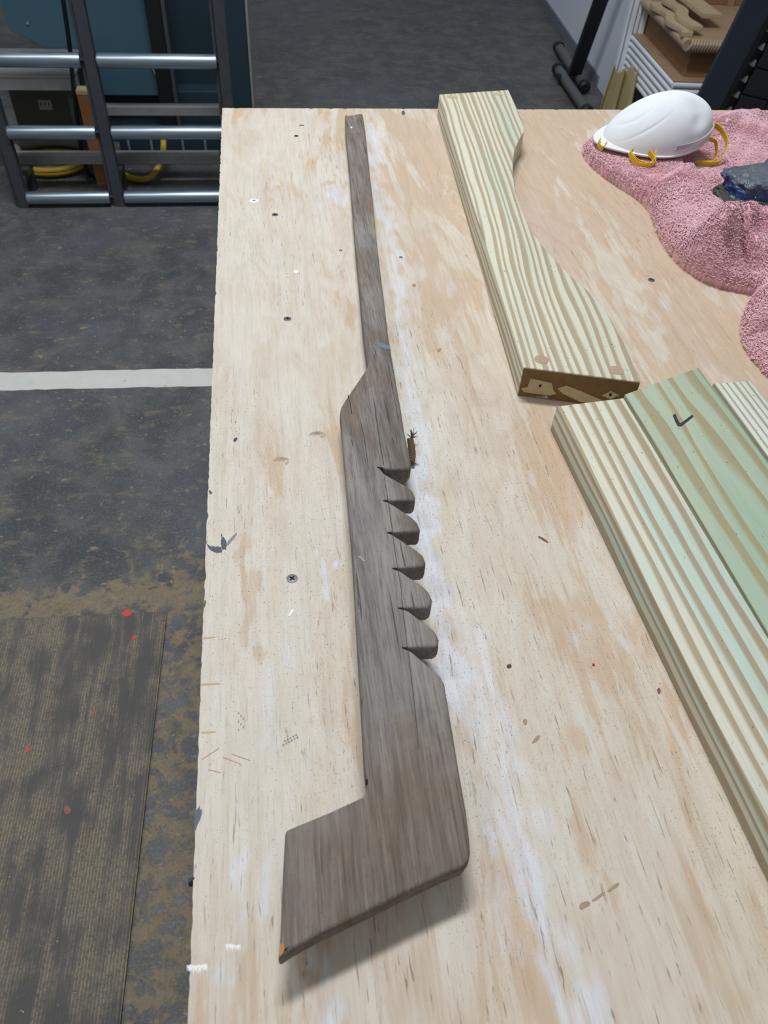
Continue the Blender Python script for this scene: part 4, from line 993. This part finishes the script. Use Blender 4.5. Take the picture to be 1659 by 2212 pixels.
m.tube([(.025, .03, .138), (.025, .78, .138)], .024, 14); m.build('side_roll', M_ROPE, pb, smooth=1)
g = 46
for k in range(g):
    x = .03 + k * .66 / g; m = MB(); m.tube([(x - .006, .024, .116), (x - .002, .005, .130), (x + .004, .003, .148), (x + .010, .026, .162)], [.006, .009, .009, .006], 7); m.build('rope_twist', M_ROPE, pb, smooth=1)
# offcuts on top
zt = .337 + .160
for k, (pa, pb_, w_, dz, lab) in enumerate((((1418, 4), (1484, 70), .050, 0.0, 'lowest wavy wood offcut in the pile on the wooden plinth'), ((1440, -14), (1500, 56), .056, .021, 'middle wavy wood offcut in the pile on the wooden plinth'), ((1462, -30), (1540, 30), .090, .042, 'topmost flat wood offcut in the pile on the wooden plinth'))):
    qa = Vector(at(pa[0], pa[1], zt + dz + .02)); qb = Vector(at(pb_[0], pb_[1], zt + dz + .02)); l = (qb - qa).length; dd = (qb - qa).normalized()
    oc = thing('wood_offcut', lab, 'offcut', ((qa.x + qb.x) / 2, (qa.y + qb.y) / 2, zt + dz), math.atan2(dd.x, -dd.y), 'wood offcuts on the plinth')
    wv = lambda i, p: (.014 * math.sin(i * .62 + p) if k < 2 else 0.0)
    Lp = [(-w_ / 2 + wv(i, k), -l / 2 + l * i / 20) for i in range(21)]; Rp = [(w_ / 2 + wv(i, k + .4), -l / 2 + l * i / 20) for i in range(21)][::-1]
    slab('offcut_body', Lp + Rp, [(.001, 0), (0, .001), (0, .018), (.001, .020)], M_SCRAP, oc)
bk = thing('brown_board', 'brown board standing upright behind the wood offcuts', 'board', (SX + .52, SY + .62, zt), WR)
m = MB(); m.box((0, 0, .20), (.42, .03, .40)); m.build('board_body', M_BRNW, bk, bevel=.003); m = MB(); m.box((-.03, -.02, .20), (.03, .012, .40)); m.build('batten', M_TANW, bk)
# olive cloth hanging by the wall end
cl = bpy.data.meshes.new('cloth'); V = []; F = []; nx_, nz_ = 40, 22
for j in range(nz_):
    for i in range(nx_):
        s = i / (nx_ - 1); t = j / (nz_ - 1); V.append((s * .130 - .03 * (1 - t), .030 * math.sin(s * 12 + .7 * t) * (1 - .3 * t) - .10 * (1 - t) * s, t * (.255 - .035 * abs(math.sin(s * 9))) + .002))
for j in range(nz_ - 1):
    for i in range(nx_ - 1): F.append((j * nx_ + i, j * nx_ + i + 1, (j + 1) * nx_ + i + 1, (j + 1) * nx_ + i))
cl.from_pydata(V, [], F); cl.polygons.foreach_set('use_smooth', [True] * len(F)); co_ = link('olive_cloth', cl, M_OLIVE, None, (1.80, 4.17, 0)); tag(co_, 'olive draped cloth at the foot of the white wall end', 'cloth')
sm = co_.modifiers.new('thickness', 'SOLIDIFY'); sm.thickness = .004

# ------------------------------------------------------------------ leaning dark board and black plastic panel
LY = 3.30
def lean(u, v): x, z = atY(u, v, LY); return Vector((x, z))
l0, l1 = lean(1497, 235), lean(1612, 0); r0, r1 = lean(1556, 235), lean(1659, 62)
dirv = (l1 - l0).normalized(); foot = l0 - dirv * (l0.y / dirv.y); wd = abs((r0 - l0).x * dirv.y - (r0 - l0).y * dirv.x)
db = thing('leaning_board', 'dark blue-black board leaning in front of the moulding stack', 'board', (foot.x, LY, 0))
side = Vector((dirv.y, -dirv.x)); hl = 1.15
def lq(s, t): q = dirv * s + side * t; return (q.x, q.y)
def lean_poly(name, P, y0, y1, mat, parent, bev=.002):
    n = len(P); vs = [(x, y0, z) for x, z in P] + [(x, y1, z) for x, z in P]
    m = MB(); m.add(vs, [tuple(range(n)), tuple(range(2 * n - 1, n - 1, -1))] + [(i, n + i, n + (i + 1) % n, (i + 1) % n) for i in range(n)]); return m.build(name, mat, parent, bevel=bev)
off = wd * dirv.x / dirv.y
lean_poly('board_face', [lq(0.0, 0), lq(off, wd), lq(hl, wd), lq(hl, 0)], 0, .022, M_DARKBLUE, db)
lean_poly('board_lip', [lq(off, wd), lq(off + .02, wd + .018), lq(hl, wd + .018), lq(hl, wd)], -.006, .03, M_BLACK, db)
pn = thing('plastic_panel', 'black plastic grid panel with grey clips right of the leaning board', 'panel', (foot.x, LY, 0))
lean_poly('panel_back', [lq(off + .09, wd + .022), lq(off + .75, wd + .62), lq(hl + .3, wd + .62), lq(hl + .3, wd + .022)], .03, .045, M_BLACK, pn)
for i in range(12):
    for j in range(4):
        s0 = .14 + i * .105; q0 = wd + .075 + j * .14
        if lq(s0, q0 + .13)[1] < .02: continue
        lean_poly('grid_tile', [lq(s0, q0), lq(s0, q0 + .134), lq(s0 + .099, q0 + .134), lq(s0 + .099, q0)], .016, .03, M_BLACKPL, pn, .003)
for i in range(13):
    s0 = .19 + i * .062; q0 = wd + .03
    lean_poly('grey_clip', [lq(s0, q0 + .004), lq(s0 - .004, q0 + .030), lq(s0 + .022, q0 + .026)], .008, .03, M_GREYPL, pn, .001)
